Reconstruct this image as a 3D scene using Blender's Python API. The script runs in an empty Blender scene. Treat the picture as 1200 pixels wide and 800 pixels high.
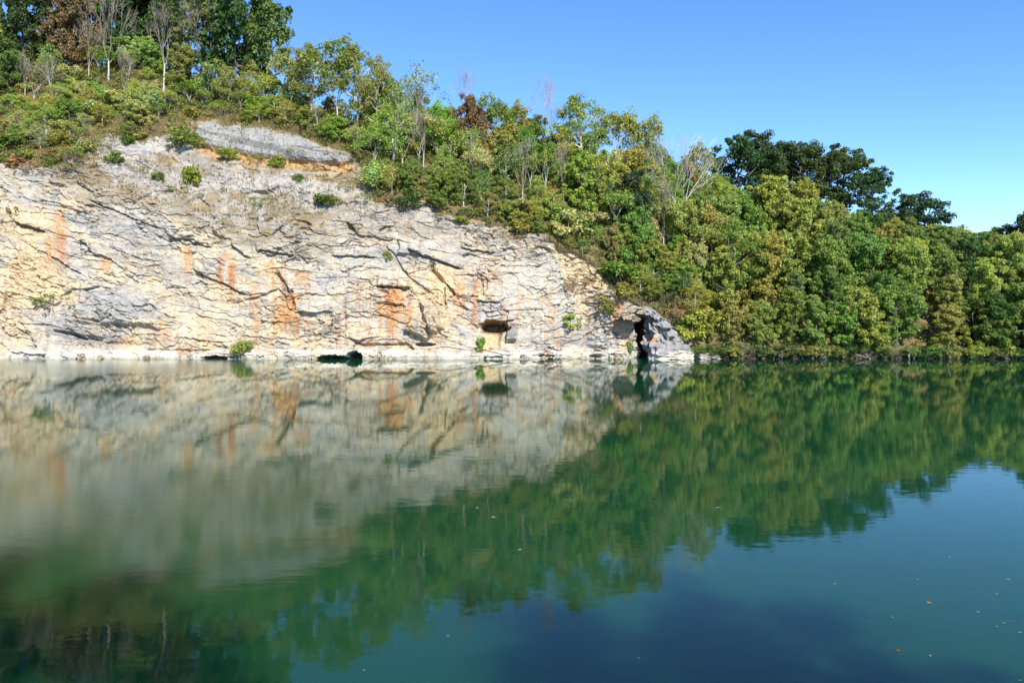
import bpy, math, random
import numpy as np
from mathutils import Vector, Matrix

random.seed(7)
rng = np.random.default_rng(7)
scn = bpy.context.scene
COL = scn.collection
R = math.radians
sm = lambda a, b, x: (lambda t: t * t * (3 - 2 * t))(np.clip((np.asarray(x, float) - a) / (b - a), 0, 1))

# ------------------------------------------------------------------ camera frame (design units: 1200 x 800 photograph)
F, HOR, EYE = 900.0, 366.0, 9.0
def at(px, row, Y):                       # world point at distance Y on the sight line of a photo pixel
    return np.array([(px - 600) / F * Y, Y, EYE + (HOR - row) / F * Y])
def zrow(row, Y): return EYE + (HOR - row) / F * Y

cam_d = bpy.data.cameras.new("camera"); cam = bpy.data.objects.new("camera", cam_d); COL.objects.link(cam)
cam.location = (0, 0, EYE); cam.rotation_euler = (R(90), 0, 0)
cam_d.sensor_width = 36; cam_d.lens = 27; cam_d.shift_y = -(400 - HOR) / 1200
cam_d.clip_start = 0.1; cam_d.clip_end = 6000
scn.camera = cam

# ------------------------------------------------------------------ light
SUN_AZ, SUN_EL = 160.0, 37.0              # clockwise from +Y
w = bpy.data.worlds.new("World"); scn.world = w; w.use_nodes = True
nt = w.node_tree; nt.nodes.clear()
o_ = nt.nodes.new("ShaderNodeOutputWorld"); b_ = nt.nodes.new("ShaderNodeBackground"); s_ = nt.nodes.new("ShaderNodeTexSky")
s_.sky_type = 'NISHITA'; s_.sun_disc = False; s_.sun_elevation = R(SUN_EL); s_.sun_rotation = R(SUN_AZ)
s_.altitude = 250; s_.air_density = 0.66; s_.dust_density = 0.0; s_.ozone_density = 2.0
b_.inputs[1].default_value = 0.115
hs_ = nt.nodes.new('ShaderNodeHueSaturation'); hs_.inputs['Saturation'].default_value = 1.19; hs_.inputs['Hue'].default_value = .502; hs_.inputs['Value'].default_value = 1.38
nt.links.new(s_.outputs[0], hs_.inputs['Color']); nt.links.new(hs_.outputs[0], b_.inputs[0]); nt.links.new(b_.outputs[0], o_.inputs[0])
sd = bpy.data.lights.new("sun", 'SUN'); so = bpy.data.objects.new("sun", sd); COL.objects.link(so)
sd.energy = 4.2; sd.angle = R(0.53); sd.color = (1.0, 0.955, 0.88)
sdir = Vector((math.sin(R(SUN_AZ)) * math.cos(R(SUN_EL)), math.cos(R(SUN_AZ)) * math.cos(R(SUN_EL)), math.sin(R(SUN_EL))))
so.rotation_euler = (-sdir).to_track_quat('-Z', 'Y').to_euler(); so.location = sdir * 200
scn.view_settings.view_transform = 'Standard'; scn.view_settings.look = 'None'
scn.view_settings.exposure = 0.85; scn.view_settings.gamma = 1

# ------------------------------------------------------------------ noise helpers
def H(ix, iy, s):
    with np.errstate(over='ignore'):
        n = (ix.astype(np.int64) * 374761393 + iy.astype(np.int64) * 668265263 + s * 1442695041) & 0xffffffff
        n = ((n ^ (n >> 13)) * 1274126177) & 0xffffffff
        n = ((n ^ (n >> 16)) * 2246822519) & 0xffffffff
        n = n ^ (n >> 15)
    return (n & 0xffffff) / float(0xffffff)
def vnoise(x, y, s=0):
    x = np.asarray(x, float); y = np.asarray(y, float)
    ix = np.floor(x); iy = np.floor(y); fx = x - ix; fy = y - iy
    fx = fx * fx * (3 - 2 * fx); fy = fy * fy * (3 - 2 * fy)
    a = H(ix, iy, s); b = H(ix + 1, iy, s); c = H(ix, iy + 1, s); d = H(ix + 1, iy + 1, s)
    return (a + (b - a) * fx) * (1 - fy) + (c + (d - c) * fx) * fy
def fbm(x, y, s=0, o=4):
    v = 0; a = 1; t = 0
    for k in range(o):
        v = v + a * (vnoise(x * 2 ** k, y * 2 ** k, s + k * 17) * 2 - 1); t += a; a *= .5
    return v / t
def facets(x, y, s):                       # broken rock faces: (height of the tilted facet, gap to the next facet, id value)
    ix = np.floor(x); iy = np.floor(y)
    d1 = np.full(x.shape, 9.); d2 = d1.copy(); h = np.zeros(x.shape); idv = np.zeros(x.shape)
    for dx in (-1, 0, 1):
        for dy in (-1, 0, 1):
            cx = ix + dx; cy = iy + dy
            px = cx + H(cx, cy, s); py = cy + H(cx, cy, s + 1)
            ex = x - px; ey = y - py; d = (np.maximum(abs(ex), abs(ey)) + .28 * (abs(ex) + abs(ey))) ** 2 * .75
            hh = (H(cx, cy, s + 2) * 2 - 1) + (H(cx, cy, s + 3) * 2 - 1) * ex * 1.3 + (H(cx, cy, s + 4) * 2 - 1.0) * ey * 1.3
            nid = H(cx, cy, s + 5); near = d < d1
            d2 = np.where(near, d1, np.minimum(d2, d)); h = np.where(near, hh, h); idv = np.where(near, nid, idv); d1 = np.where(near, d, d1)
    return h, np.sqrt(d2) - np.sqrt(d1), idv

# ------------------------------------------------------------------ materials
def new_mat(name):
    m = bpy.data.materials.new(name); m.use_nodes = True
    t = m.node_tree; t.nodes.clear()
    out = t.nodes.new("ShaderNodeOutputMaterial")
    return m, t, out
def N(t, typ, **kw):
    n = t.nodes.new(typ)
    for k, v in kw.items():
        if k.startswith("i_"):
            key = k[2:]; key = int(key) if key.isdigit() else key.replace("_", " ")
            n.inputs[key].default_value = v
        else: setattr(n, k, v)
    return n
def ramp(t, stops):
    n = t.nodes.new("ShaderNodeValToRGB"); e = n.color_ramp.elements
    while len(e) > 1: e.remove(e[-1])
    e[0].position = stops[0][0]; e[0].color = (*stops[0][1], 1)
    for p, c in stops[1:]:
        k = e.new(p); k.color = (*c, 1)
    return n
def mixc(t, fac, a, b, mode='MIX'):
    n = t.nodes.new("ShaderNodeMix"); n.data_type = 'RGBA'; n.blend_type = mode
    for key, v in ((0, fac), (6, a), (7, b)):
        if hasattr(v, "is_output") or isinstance(v, bpy.types.NodeSocket): t.links.new(v, n.inputs[key])
        else: n.inputs[key].default_value = v if key == 0 else (*v, 1)
    return n.outputs[2]

def rock_material(name, attr=True, base=(.4, .37, .32)):
    m, t, out = new_mat(name); L = t.links.new
    p = N(t, "ShaderNodeBsdfPrincipled", i_Roughness=.9); p.inputs["Specular IOR Level"].default_value = .2
    tc = N(t, "ShaderNodeTexCoord")
    mp = N(t, "ShaderNodeMapping"); mp.inputs["Scale"].default_value = (1, 1, 2.2); L(tc.outputs["Object"], mp.inputs[0])
    n1 = N(t, "ShaderNodeTexNoise", i_Scale=2.2, i_Detail=8, i_Roughness=.7); L(mp.outputs[0], n1.inputs[0])
    n2 = N(t, "ShaderNodeTexNoise", i_Scale=.55, i_Detail=5, i_Roughness=.65); L(mp.outputs[0], n2.inputs[0])
    if attr:
        a = N(t, "ShaderNodeAttribute", attribute_name="rock_colour").outputs["Color"]
    else:
        oi = N(t, "ShaderNodeObjectInfo"); a = oi.outputs["Color"]
    r1 = ramp(t, [(.3, (.76, .75, .74)), (.5, (1, 1, 1)), (.7, (1.22, 1.21, 1.19))]); L(n1.outputs[0], r1.inputs[0])
    r2 = ramp(t, [(.35, (.8, .82, .86)), (.6, (1.12, 1.06, .98))]); L(n2.outputs[0], r2.inputs[0])
    c = mixc(t, 1.0, a, r1.outputs[0], 'MULTIPLY'); c = mixc(t, 1.0, c, r2.outputs[0], 'MULTIPLY')
    L(c, p.inputs["Base Color"])
    n3 = N(t, "ShaderNodeTexNoise", i_Scale=3.5, i_Detail=9, i_Roughness=.75); L(mp.outputs[0], n3.inputs[0])
    bp = N(t, "ShaderNodeBump", i_Strength=.6, i_Distance=.12); L(n3.outputs[0], bp.inputs["Height"]); L(bp.outputs[0], p.inputs["Normal"])
    L(p.outputs[0], out.inputs[0])
    return m
M_CLIFF = rock_material("limestone_face")
M_ROCK = rock_material("loose_limestone", attr=False)

def soil_material():
    m, t, out = new_mat("leaf_litter_soil"); L = t.links.new
    p = N(t, "ShaderNodeBsdfPrincipled", i_Roughness=1.0); p.inputs["Specular IOR Level"].default_value = .1
    tc = N(t, "ShaderNodeTexCoord")
    n1 = N(t, "ShaderNodeTexNoise", i_Scale=.35, i_Detail=7, i_Roughness=.7); L(tc.outputs["Object"], n1.inputs[0])
    n2 = N(t, "ShaderNodeTexNoise", i_Scale=4, i_Detail=6, i_Roughness=.7); L(tc.outputs["Object"], n2.inputs[0])
    r = ramp(t, [(.3, (.055, .06, .028)), (.48, (.15, .115, .055)), (.62, (.27, .2, .1)), (.75, (.33, .27, .15))]); L(n1.outputs[0], r.inputs[0])
    r2 = ramp(t, [(.3, (.5, .5, .5)), (.7, (1.4, 1.4, 1.4))]); L(n2.outputs[0], r2.inputs[0])
    L(mixc(t, 1.0, r.outputs[0], r2.outputs[0], 'MULTIPLY'), p.inputs["Base Color"])
    bp = N(t, "ShaderNodeBump", i_Strength=1, i_Distance=.3); L(n2.outputs[0], bp.inputs["Height"]); L(bp.outputs[0], p.inputs["Normal"])
    L(p.outputs[0], out.inputs[0]); return m
M_SOIL = soil_material()

def leaf_material(name, fixed=None, transl=.42, hue=(1.22, 1.13, .8), var=.34):
    m, t, out = new_mat(name); L = t.links.new
    g = N(t, "ShaderNodeNewGeometry"); tc = N(t, "ShaderNodeTexCoord")
    if fixed: base = N(t, "ShaderNodeRGB"); base.outputs[0].default_value = (*fixed, 1); base = base.outputs[0]
    else: base = N(t, "ShaderNodeObjectInfo").outputs["Color"]
    rr = ramp(t, [(0, (1 - var,) * 3), (1, (1 + var,) * 3)]); L(g.outputs["Random Per Island"], rr.inputs[0])
    c = mixc(t, 1.0, base, rr.outputs[0], 'MULTIPLY')
    n = N(t, "ShaderNodeTexNoise", i_Scale=.45, i_Detail=3); L(tc.outputs["Object"], n.inputs[0])
    r2 = ramp(t, [(.36, (.74, .9, .85)), (.5, (1, 1, 1)), (.66, hue)]); L(n.outputs[0], r2.inputs[0])
    c = mixc(t, 1.0, c, r2.outputs[0], 'MULTIPLY')
    wn = N(t, "ShaderNodeTexWhiteNoise", noise_dimensions='1D'); L(g.outputs["Random Per Island"], wn.inputs["W"])
    r3 = ramp(t, [(.0, (1, 1, 1)), (.88, (1, 1, 1)), (.94, (1.5, 1.2, .85)), (1, (1.4, 1.2, .9))]); L(wn.outputs[0], r3.inputs[0])
    c = mixc(t, 1.0, c, r3.outputs[0], 'MULTIPLY')
    p = N(t, "ShaderNodeBsdfPrincipled", i_Roughness=.5); p.inputs["Specular IOR Level"].default_value = .35; L(c, p.inputs["Base Color"])
    tr = N(t, "ShaderNodeBsdfTranslucent"); L(mixc(t, 1.0, c, (1.25, 1.3, .6), 'MULTIPLY'), tr.inputs[0])
    mx = N(t, "ShaderNodeMixShader"); mx.inputs[0].default_value = transl
    L(p.outputs[0], mx.inputs[1]); L(tr.outputs[0], mx.inputs[2]); L(mx.outputs[0], out.inputs[0]); return m
M_LEAF = leaf_material("leaves")
M_UNDER = leaf_material("undergrowth_leaves", fixed=(.19, .22, .075), hue=(1.9, 1.35, .9))
M_GRASS = leaf_material("dry_grass_blades", fixed=(.33, .26, .13), transl=.25, hue=(.75, .95, .7), var=.4)

def bark_material(name, a, b):
    m, t, out = new_mat(name); L = t.links.new
    p = N(t, "ShaderNodeBsdfPrincipled", i_Roughness=.85); p.inputs["Specular IOR Level"].default_value = .2
    tc = N(t, "ShaderNodeTexCoord"); n = N(t, "ShaderNodeTexNoise", i_Scale=3, i_Detail=5); L(tc.outputs["Object"], n.inputs[0])
    r = ramp(t, [(.35, a), (.65, b)]); L(n.outputs[0], r.inputs[0]); L(r.outputs[0], p.inputs["Base Color"]); L(p.outputs[0], out.inputs[0]); return m
M_BARK = bark_material("brown_bark", (.09, .075, .055), (.2, .17, .13))
M_PALE = bark_material("pale_bark", (.38, .35, .31), (.62, .59, .54))
M_TWIG = bark_material("grey_twigs", (.22, .18, .15), (.36, .3, .26))

# ------------------------------------------------------------------ mesh helpers
def mesh_from(name, V, Fq, mat, smooth=False):
    me = bpy.data.meshes.new(name)
    V = np.asarray(V, np.float32); Fq = np.asarray(Fq, np.int32); k = Fq.shape[1]
    me.vertices.add(len(V)); me.vertices.foreach_set("co", V.ravel())
    me.loops.add(Fq.size); me.loops.foreach_set("vertex_index", Fq.ravel())
    me.polygons.add(len(Fq)); me.polygons.foreach_set("loop_start", np.arange(0, Fq.size, k, dtype=np.int32))
    me.polygons.foreach_set("loop_total", np.full(len(Fq), k, np.int32))
    me.polygons.foreach_set("use_smooth", np.full(len(Fq), smooth, bool))
    me.update(calc_edges=True); me.materials.append(mat)
    return me
def link(name, me, parent=None):
    o = bpy.data.objects.new(name, me); COL.objects.link(o); o.parent = parent; return o
def struct(o, kind='structure'): o['kind'] = kind; return o

# ------------------------------------------------------------------ TERRAIN
I = lambda x, pts: np.interp(x, [p[0] for p in pts], [p[1] for p in pts])
FACE = [(-300, 180), (0, 192), (60, 203), (100, 214), (180, 240), (250, 262), (330, 266), (430, 258), (500, 252), (560, 264), (640, 281), (690, 305), (725, 345), (765, 362), (790, 385), (812, 411), (830, 416.5), (1500, 417)]
ROCK = [(-300, 168), (0, 178), (60, 190), (85, 186), (105, 172), (135, 160), (175, 158), (205, 150), (228, 139), (330, 154), (410, 180), (428, 205), (440, 234), (500, 239), (560, 262), (640, 279), (690, 302), (725, 342), (765, 358), (790, 380), (812, 408), (830, 415), (1500, 415.5)]
RIDGE = [(-300, 50), (0, 75), (100, 78), (165, 76), (250, 100), (330, 122), (430, 150), (530, 172), (620, 185), (740, 205), (800, 228), (850, 246), (900, 262), (1000, 276), (1060, 292), (1140, 326), (1200, 322), (1500, 300)]
YR = [(-300, 184), (0, 182), (250, 180), (400, 173), (740, 170), (800, 177), (900, 190), (1140, 190), (1500, 190)]
BACKZ = [(-300, 70), (0, 62), (330, 55), (620, 40), (740, 36), (850, 40), (1000, 41), (1075, 27), (1200, 25), (1500, 30)]

cpx = np.concatenate([np.arange(-300, -40, 6.), np.arange(-40, 832, 1.15), np.arange(832, 1500, 6.)])
NB, NC, ND = 235, 85, 64
nA = 5
rows = []
PX = cpx
face, rock, ridge, yr = I(PX, FACE), I(PX, ROCK), I(PX, RIDGE), I(PX, YR)
face = face + fbm(PX / 22, PX * 0, 3, 3) * 5 * sm(820, 780, PX); face = np.minimum(face, 417)
rock = np.minimum(rock + (fbm(PX / 16, PX * 0, 9, 4) * 13 * sm(235, 205, PX) + fbm(PX / 14, PX * 0, 9, 3) * 6) * sm(820, 780, PX), face - 1)
zf = zrow(face, 150); yf = 150 + .13 * np.maximum(zrow(face, 152), 0); 
dzu = np.maximum((face - rock) / 6, .3); yu = yf + .3 + dzu * .95
Ys, Rs, seg = [], [], []
for k in range(nA):                                                   # below the water
    t = k / nA; Y = 147 + 3 * t + PX * 0; z = -6 + 6 * t
    Ys.append(Y); Rs.append(HOR - (z - EYE) * F / Y); seg.append(0 + t)
for k in range(NB):
    t = k / NB; row = 420 + (face - 420) * t; Y = 150 + (yf - 150) * t; Ys.append(Y); Rs.append(row); seg.append(1 + t)
for k in range(NC):
    t = k / NC; row = face + (rock - face) * t; Y = yf + (yu - yf) * t; Ys.append(Y); Rs.append(row); seg.append(2 + t)
zu = zrow(rock, yu); zr = zrow(ridge, yr)
for k in range(ND):
    t = k / ND; Y = yu + (yr - yu) * t; z = zu + (zr - zu) * (t ** .9); Ys.append(Y); Rs.append(HOR - (z - EYE) * F / Y); seg.append(3 + t)
bz = I(PX, BACKZ)
for k in range(14):
    t = k / 13
    if t < .6: q = t / .6; Y = yr + (262 - yr) * q; z = zr + (bz - zr) * (q * q * (3 - 2 * q))
    else: q = (t - .6) / .4; Y = 262 + 130 * q + PX * 0; z = bz + (-8 - bz) * q
    Ys.append(Y); Rs.append(HOR - (z - EYE) * F / Y); seg.append(4 + t)
YY = np.array(Ys); RR = np.array(Rs); SEG = np.array(seg)[:, None] + 0 * YY
PP = PX[None, :] + 0 * YY
U = (PP - 600) / 6; V = (420 - RR) / 6                                # metres on the cliff face
rockm = sm(3.06, 2.97, SEG) * sm(.3, .9, SEG) * sm(826, 806, PP)      # where rock relief applies
wx = fbm(U / 7, V / 7, 21, 3) * 1.3; wy = fbm(U / 7, V / 7, 31, 3) * 1.0
dip = np.tan(R(11)) * sm(400, 120, PX) + np.tan(R(12)) * sm(430, 480, PX) * sm(585, 530, PX) - np.tan(R(5)) * sm(560, 610, PX)   # the beds dip right, level out, dip again
bed = np.concatenate([[0], np.cumsum((dip[1:] + dip[:-1]) / 2 * np.diff(PX) / 6)])
wx = wx * .8 + fbm(U / 1.8, V / 1.8, 22, 3) * .35; wy = wy * .5 + fbm(U / 2.0, V / 2.0, 32, 3) * .3
A = U + wx; B = V + wy * .8 + bed[None, :]
fine = sm(540, 600, PP) * sm(3, 1.9, SEG)                             # the right part is more finely broken
D = fbm(U / 20, V / 15, 5, 3) * 2.4
broken = .3 + 1.1 * sm(.34, .66, vnoise(A / 6, B / 3.2, 161) * .65 + vnoise(A / 2.2, B / 1.4, 162) * .35)     # smooth quarried panels between shattered belts
h1, e1, i1 = facets(A / 7.5, B / 4.2, 100); D += h1 * .4 * (1 - .45 * fine)
h2, e2, i2 = facets(A / 2.3, B / 1.2, 200); D += h2 * .25 * broken
h3, e3, i3 = facets(A / .95, B / .55, 300); D += h3 * (.17 + .04 * fine) * broken
D -= .16 * sm(.05, .0, e1) * sm(.5, .7, vnoise(A / 2, B / 2, 44)) + .14 * sm(.1, .0, e2) * (vnoise(A / 2, B / 2, 45) > .5)
lay = (B + fbm(A / 5, B / 2.5, 61, 4) * 1.5) / 2.2; fr = lay - np.floor(lay)
D += (1 - fr) * (.05 + .28 * sm(.5, .8, vnoise(A / 4.5, np.floor(lay) * 3.7, 71)))
D += fbm(U / .9, V / .6, 81, 3) * .12 * broken
def seg_dist(x0, y0, x1, y1):
    dx, dy = x1 - x0, y1 - y0; t = np.clip(((PP - x0) * dx + (RR - y0) * dy) / (dx * dx + dy * dy), 0, 1)
    return np.hypot(PP - x0 - t * dx, RR - y0 - t * dy), t
wob = fbm(U / 1.6, V / 1.6, 91, 3); wob2 = fbm(U / .7, V / .7, 93, 3)
def crack(pts, wd, dep):
    global D
    m = np.zeros_like(D)
    for (a, b) in zip(pts[:-1], pts[1:]):
        d, t = seg_dist(*a, *b); m = np.maximum(m, sm(1.15, .1, d / (wd * (.9 + .9 * wob)).clip(.3) + .8 * wob2))
    D -= dep * .75 * m
def ledge(x0, y0, x1, y1, out=1.2, th=7):                             # a block whose base overhangs along this line
    global D
    out *= .68
    q = (PP - x0) / (x1 - x0); yl = y0 + (y1 - y0) * q + wob * 2.5
    inx = sm(-.05, .06, q) * sm(1.05, .94, q); up = yl - RR
    D += out * inx * (up > 0) * sm(th * 3.2, 0, up) ; D -= out * .7 * inx * (up <= 0) * sm(-th * .6, 0, up)
# shelf of bleached rock along the water
shelf = sm(409 + 0 * PP, 413, RR + 2.5 * wob) * sm(745, 735, PP) * (SEG >= 1)
D += sm(404, 419, RR + 2 * wob) * sm(745, 735, PP) * (2.0 + .9 * fbm(U / 2.5, V * 0, 55, 3)) * (SEG >= .8)
crack([(326, 322), (336, 336), (348, 364)], 4.5, 2.4)
crack([(505, 313), (519, 331), (533, 345)], 3.2, 2.2); crack([(521, 338), (523, 362)], 1.6, 1.2)
crack([(565, 322), (566, 345)], 1.5, 1.); crack([(594, 364), (594, 382)], 2, 1.)
crack([(84, 371), (100, 375), (118, 377), (133, 370)], 2.0, 1.2); crack([(72, 388), (95, 396), (118, 398)], 2.0, 1.2)
crack([(14, 381), (34, 393), (44, 410)], 2.2, 1.3); crack([(412, 398), (424, 404), (478, 404), (487, 410)], 2.2, 1.6)
ledge(15, 258, 52, 271, 1.6); ledge(95, 282, 108, 292, 1.3, 5); ledge(444, 336, 482, 338, 1.6); ledge(108, 235, 186, 268, .7, 5)
ledge(60, 300, 92, 318, .9, 5); ledge(560, 352, 585, 353, 1.1, 5); ledge(225, 315, 290, 345, .9, 8); ledge(390, 300, 440, 302, .8, 5)
ledge(300, 292, 345, 300, .9, 5); ledge(480, 296, 540, 314, 1.2, 6); ledge(561, 379, 604, 374, 1.0, 5); ledge(195, 275, 245, 288, .8, 5); ledge(540, 290, 580, 296, .9, 5)
def blk(cx, cy, rx, ry, out, a=0.):
    global D
    c, s = math.cos(R(a)), math.sin(R(a)); x = (PP - cx) * c + (RR - cy) * s; y = -(PP - cx) * s + (RR - cy) * c
    D += out * sm(1.05, .8, np.maximum(abs(x) / rx, abs(y) / ry) + .15 * wob)
blk(507, 371, 9, 19, 1.8, -18); blk(493, 386, 15, 9, 1.7, 25); blk(140, 358, 52, 24, 1.4, 5); blk(600, 388, 6, 11, 1.6)
blk(480, 290, 14, 10, 1.0); blk(210, 402, 40, 8, .8); blk(90, 382, 30, 9, .9, 8)
# caves
def cave(cx, cy, rx, ry, dep, flat=1.0):
    global D
    y = (RR - cy); y = np.where(y > 0, y / (ry * flat), y / ry); r = np.hypot((PP - cx) / rx, y) + .3 * wob + .22 * wob2
    D -= dep * sm(1.0, .8, r)
cave(393, 421, 20, 4.5, 5); cave(417, 420, 12, 7.5, 6); cave(258, 421, 19, 3.6, 3)
cave(581, 385, 18.5, 10.5, 4.2, .35)
D -= 1.3 * sm(588, 582, PP) * sm(560, 566, PP) * sm(384, 389, RR) * (SEG >= 1) * sm(420, 404, RR)
cave(498, 404, 10, 2.5, 2); cave(700, 417, 9, 3, 2.5); cave(640, 417, 10, 2.2, 1.6)
# right shoulder steps back behind the white face, then the dark cleft
step = sm(-2, 5, PP - np.interp(RR, [275, 282, 340, 385, 405], [640, 646, 668, 690, 735]) + 3 * wob)
D -= 2.6 * step * (SEG >= 1) * (SEG < 3.2)
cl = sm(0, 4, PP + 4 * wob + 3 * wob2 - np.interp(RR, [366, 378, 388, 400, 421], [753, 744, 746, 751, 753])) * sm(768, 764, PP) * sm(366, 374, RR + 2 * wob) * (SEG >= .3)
D -= 7.5 * cl
# smooth grey slab near the top, soft earth under it
slab = sm(226, 236, PP) * sm(418, 404, PP) * sm(-3, 3, RR - np.interp(PP, [225, 330, 415], [141, 153, 180])) * sm(4, -3, RR - np.interp(PP, [225, 300, 400, 415], [166, 182, 190, 186]))
under = sm(226, 240, PP) * sm(425, 404, PP) * sm(0, 4, RR - np.interp(PP, [225, 300, 400, 415], [166, 182, 190, 186])) * sm(18, 8, RR - np.interp(PP, [225, 300, 400, 415], [166, 182, 190, 186]))
up2 = sm(1.95, 2.15, SEG)                                             # the weathered zone above the face is calmer
D = D * (1 - .2 * up2) + up2 * .5 * np.round(fbm(A / 6, B / 3, 151, 3) * 4) / 2
D = D * (1 - .4 * slab) + 1.0 * slab - .8 * under
D *= rockm
D += (1 - rockm) * sm(.8, 1, SEG) * fbm(U / 3, V / 2, 131, 4) * .7
X0 = (PP - 600) / F * YY; Z0 = EYE + (HOR - RR) / F * YY
YD = YY - D * np.cos(R(10)); ZD = Z0 + D * .16 * rockm
ZD = np.where(SEG < .95, np.minimum(ZD, -.15), ZD)
XD = X0 + fbm(U / 2.4, V / 2.4, 141, 3) * .5 * rockm

# colour of the stone itself
def C(*c): return np.array(c)
CREAM, WHITE, GREY, DGREY = C(.51, .425, .295), C(.475, .44, .375), C(.335, .325, .31), C(.235, .23, .23)
ORANGE, RUST, TAN, OCHRE, BROWN = C(.50, .275, .115), C(.38, .185, .095), C(.42, .34, .225), C(.56, .42, .24), C(.2, .13, .075)
colr = np.zeros(D.shape + (3,)) + CREAM
def paint(m, c):
    global colr
    m = np.clip(m, 0, 1)[..., None]; colr = colr * (1 - m) + c * m
n_a = fbm(U / 9, V / 5, 401, 5); n_b = fbm(A / 3.2, B / 1.5, 411, 4); n_c = fbm(U / .45, V / 7, 421, 4); n_d = fbm(A / 1.2, B / .7, 431, 3)
leftw = sm(330, 60, PP)
paint(sm(-.05, .35, n_a + .35 * n_b - .22 * leftw + .25 * sm(520, 600, PP)) * .9, WHITE)
paint(sm(.1, .42, fbm(A / 5, B / 2.0, 441, 5) + .35 * n_d + .22 * sm(345, 280, RR) - .06) * .85, GREY)
paint(sm(.2, .5, n_c + .25 * n_a) * .35, OCHRE)
paint((i1 > .78) * .5 + (i2 > .84) * .45, GREY); paint((i2 < .14) * .5, WHITE); paint((i3 > .9) * .5, DGREY)
def blob(cx, cy, rx, ry, c, k=.8, a=0., rough=.5):
    co, s = math.cos(R(a)), math.sin(R(a)); x = (PP - cx) * co + (RR - cy) * s; y = -(PP - cx) * s + (RR - cy) * co
    paint(k * sm(1.15, .55, np.hypot(x / rx, y / ry) + rough * (n_b * .8 + n_d * .5)), c)
def streak(cx, r0, r1, wd, c, k=.85):
    dx = (PP - cx + 2.5 * fbm(V / 3, V * 0 + cx, 5, 2)) / wd
    m = sm(1.35, .35, abs(dx) + .8 * n_c) * sm(-2, 5, RR - r0 + 8 * n_b + 4 * n_d) * sm(16, -16, RR - r1 + 26 * n_c)
    paint(k * m * (.6 + .5 * sm(-.3, .15, fbm(U / .3, V / 4 + cx, 425, 3) + .4 * n_d)), c)
# thin water marks that start under ledges: rust, ochre and grey threads
th = fbm(U / .28, V / 9, 427, 3); th2 = fbm(U / .22, V / 7, 429, 3); zone = sm(.0, .3, fbm(U / 7, V / 6, 431, 3) + .1); low = sm(255, 300, RR)
paint(sm(.12, .4, th) * zone * low * .6, RUST * 1.05); paint(sm(.1, .4, th2) * sm(.0, .3, fbm(U / 9, V / 7, 433, 3)) * low * .6, OCHRE); paint(sm(.15, .4, -th2) * sm(-.05, .3, fbm(U / 8, V / 8, 435, 3)) * .5, GREY * .85)
paint(sm(.1, .4, fbm(U / 3, V / 2, 437, 5)) * .5, C(.43, .41, .375)); paint(sm(.18, .4, fbm(U / 1.1, V / .8, 439, 4)) * .45, C(.3, .29, .275)); paint(sm(.2, .4, fbm(U / 2.3, V / .9, 443, 4)) * .4, TAN)
# grey masses
for a in [(140, 358, 58, 26, GREY, .95, 4), (60, 372, 50, 22, GREY, .7, 20), (110, 255, 70, 20, GREY, .6, 12), (160, 300, 45, 18, GREY, .55, 10), (100, 395, 60, 10, DGREY, .6, 8),
          (230, 340, 30, 13, GREY, .6, 20), (505, 371, 13, 20, DGREY, .9, -18), (493, 387, 17, 10, DGREY, .9, 25), (570, 362, 26, 12, GREY, .8), (450, 300, 34, 14, GREY, .7),
          (520, 300, 40, 14, GREY, .6), (400, 330, 30, 10, GREY, .5), (330, 285, 60, 16, WHITE, .6), (601, 388, 7, 12, DGREY, .85), (712, 370, 26, 36, GREY, .95, -20), (690, 350, 10, 40, GREY, .5),
          (640, 330, 56, 46, WHITE, .7), (225, 345, 60, 14, CREAM, .5), (40, 330, 45, 40, OCHRE, .55), (30, 260, 40, 26, OCHRE, .6), (270, 385, 80, 18, CREAM, .6), (180, 270, 60, 10, GREY, .6, 16)]:
    blob(*a)
# rust and orange seeps
for a in [(70, 245, 285, 7, ORANGE), (60, 278, 318, 7, ORANGE, .8), (72, 270, 306, 5, RUST, .7), (76, 290, 310, 6, RUST, .7), (122, 298, 316, 6, ORANGE), (218, 288, 320, 6, ORANGE), (258, 296, 335, 5, RUST, .85), (268, 292, 345, 4, ORANGE, .8), (271, 310, 355, 6, RUST, .95),
          (318, 305, 325, 5, ORANGE), (336, 345, 390, 16, ORANGE, .95), (345, 370, 384, 14, RUST, .95), (352, 320, 330, 7, ORANGE, .7), (300, 330, 400, 6, ORANGE, .5), (459, 342, 400, 8, RUST, 1.), (468, 340, 385, 15, ORANGE, .8), (450, 350, 380, 6, ORANGE, .7),
          (483, 358, 380, 4, ORANGE, .8), (500, 340, 395, 16, OCHRE, .7), (535, 318, 350, 5, RUST, .7), (541, 325, 378, 8, ORANGE, .65), (556, 330, 378, 4, RUST, .7), (591, 356, 378, 3, RUST, .8), (612, 338, 352, 8, ORANGE, .5),
          (640, 340, 362, 8, ORANGE, .55), (646, 360, 380, 4, ORANGE, .7), (190, 385, 402, 12, RUST, .5), (150, 390, 402, 18, ORANGE, .4), (290, 395, 402, 60, ORANGE, .3), (30, 270, 340, 22, OCHRE, .5), (295, 340, 380, 3, RUST, .7), (15, 300, 330, 12, ORANGE, .35),
          (240, 365, 400, 8, ORANGE, .35), (345, 390, 402, 40, OCHRE, .5), (725, 330, 380, 8, OCHRE, .8), (729, 345, 372, 4, ORANGE, .9), (735, 378, 410, 7, OCHRE, .7)]:
    streak(*a)
blob(520, 330, 22, 22, OCHRE, .7, 45); blob(515, 300, 16, 6, OCHRE, .5); blob(575, 400, 16, 14, OCHRE, .8); blob(85, 240, 20, 10, OCHRE, .6)
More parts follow.
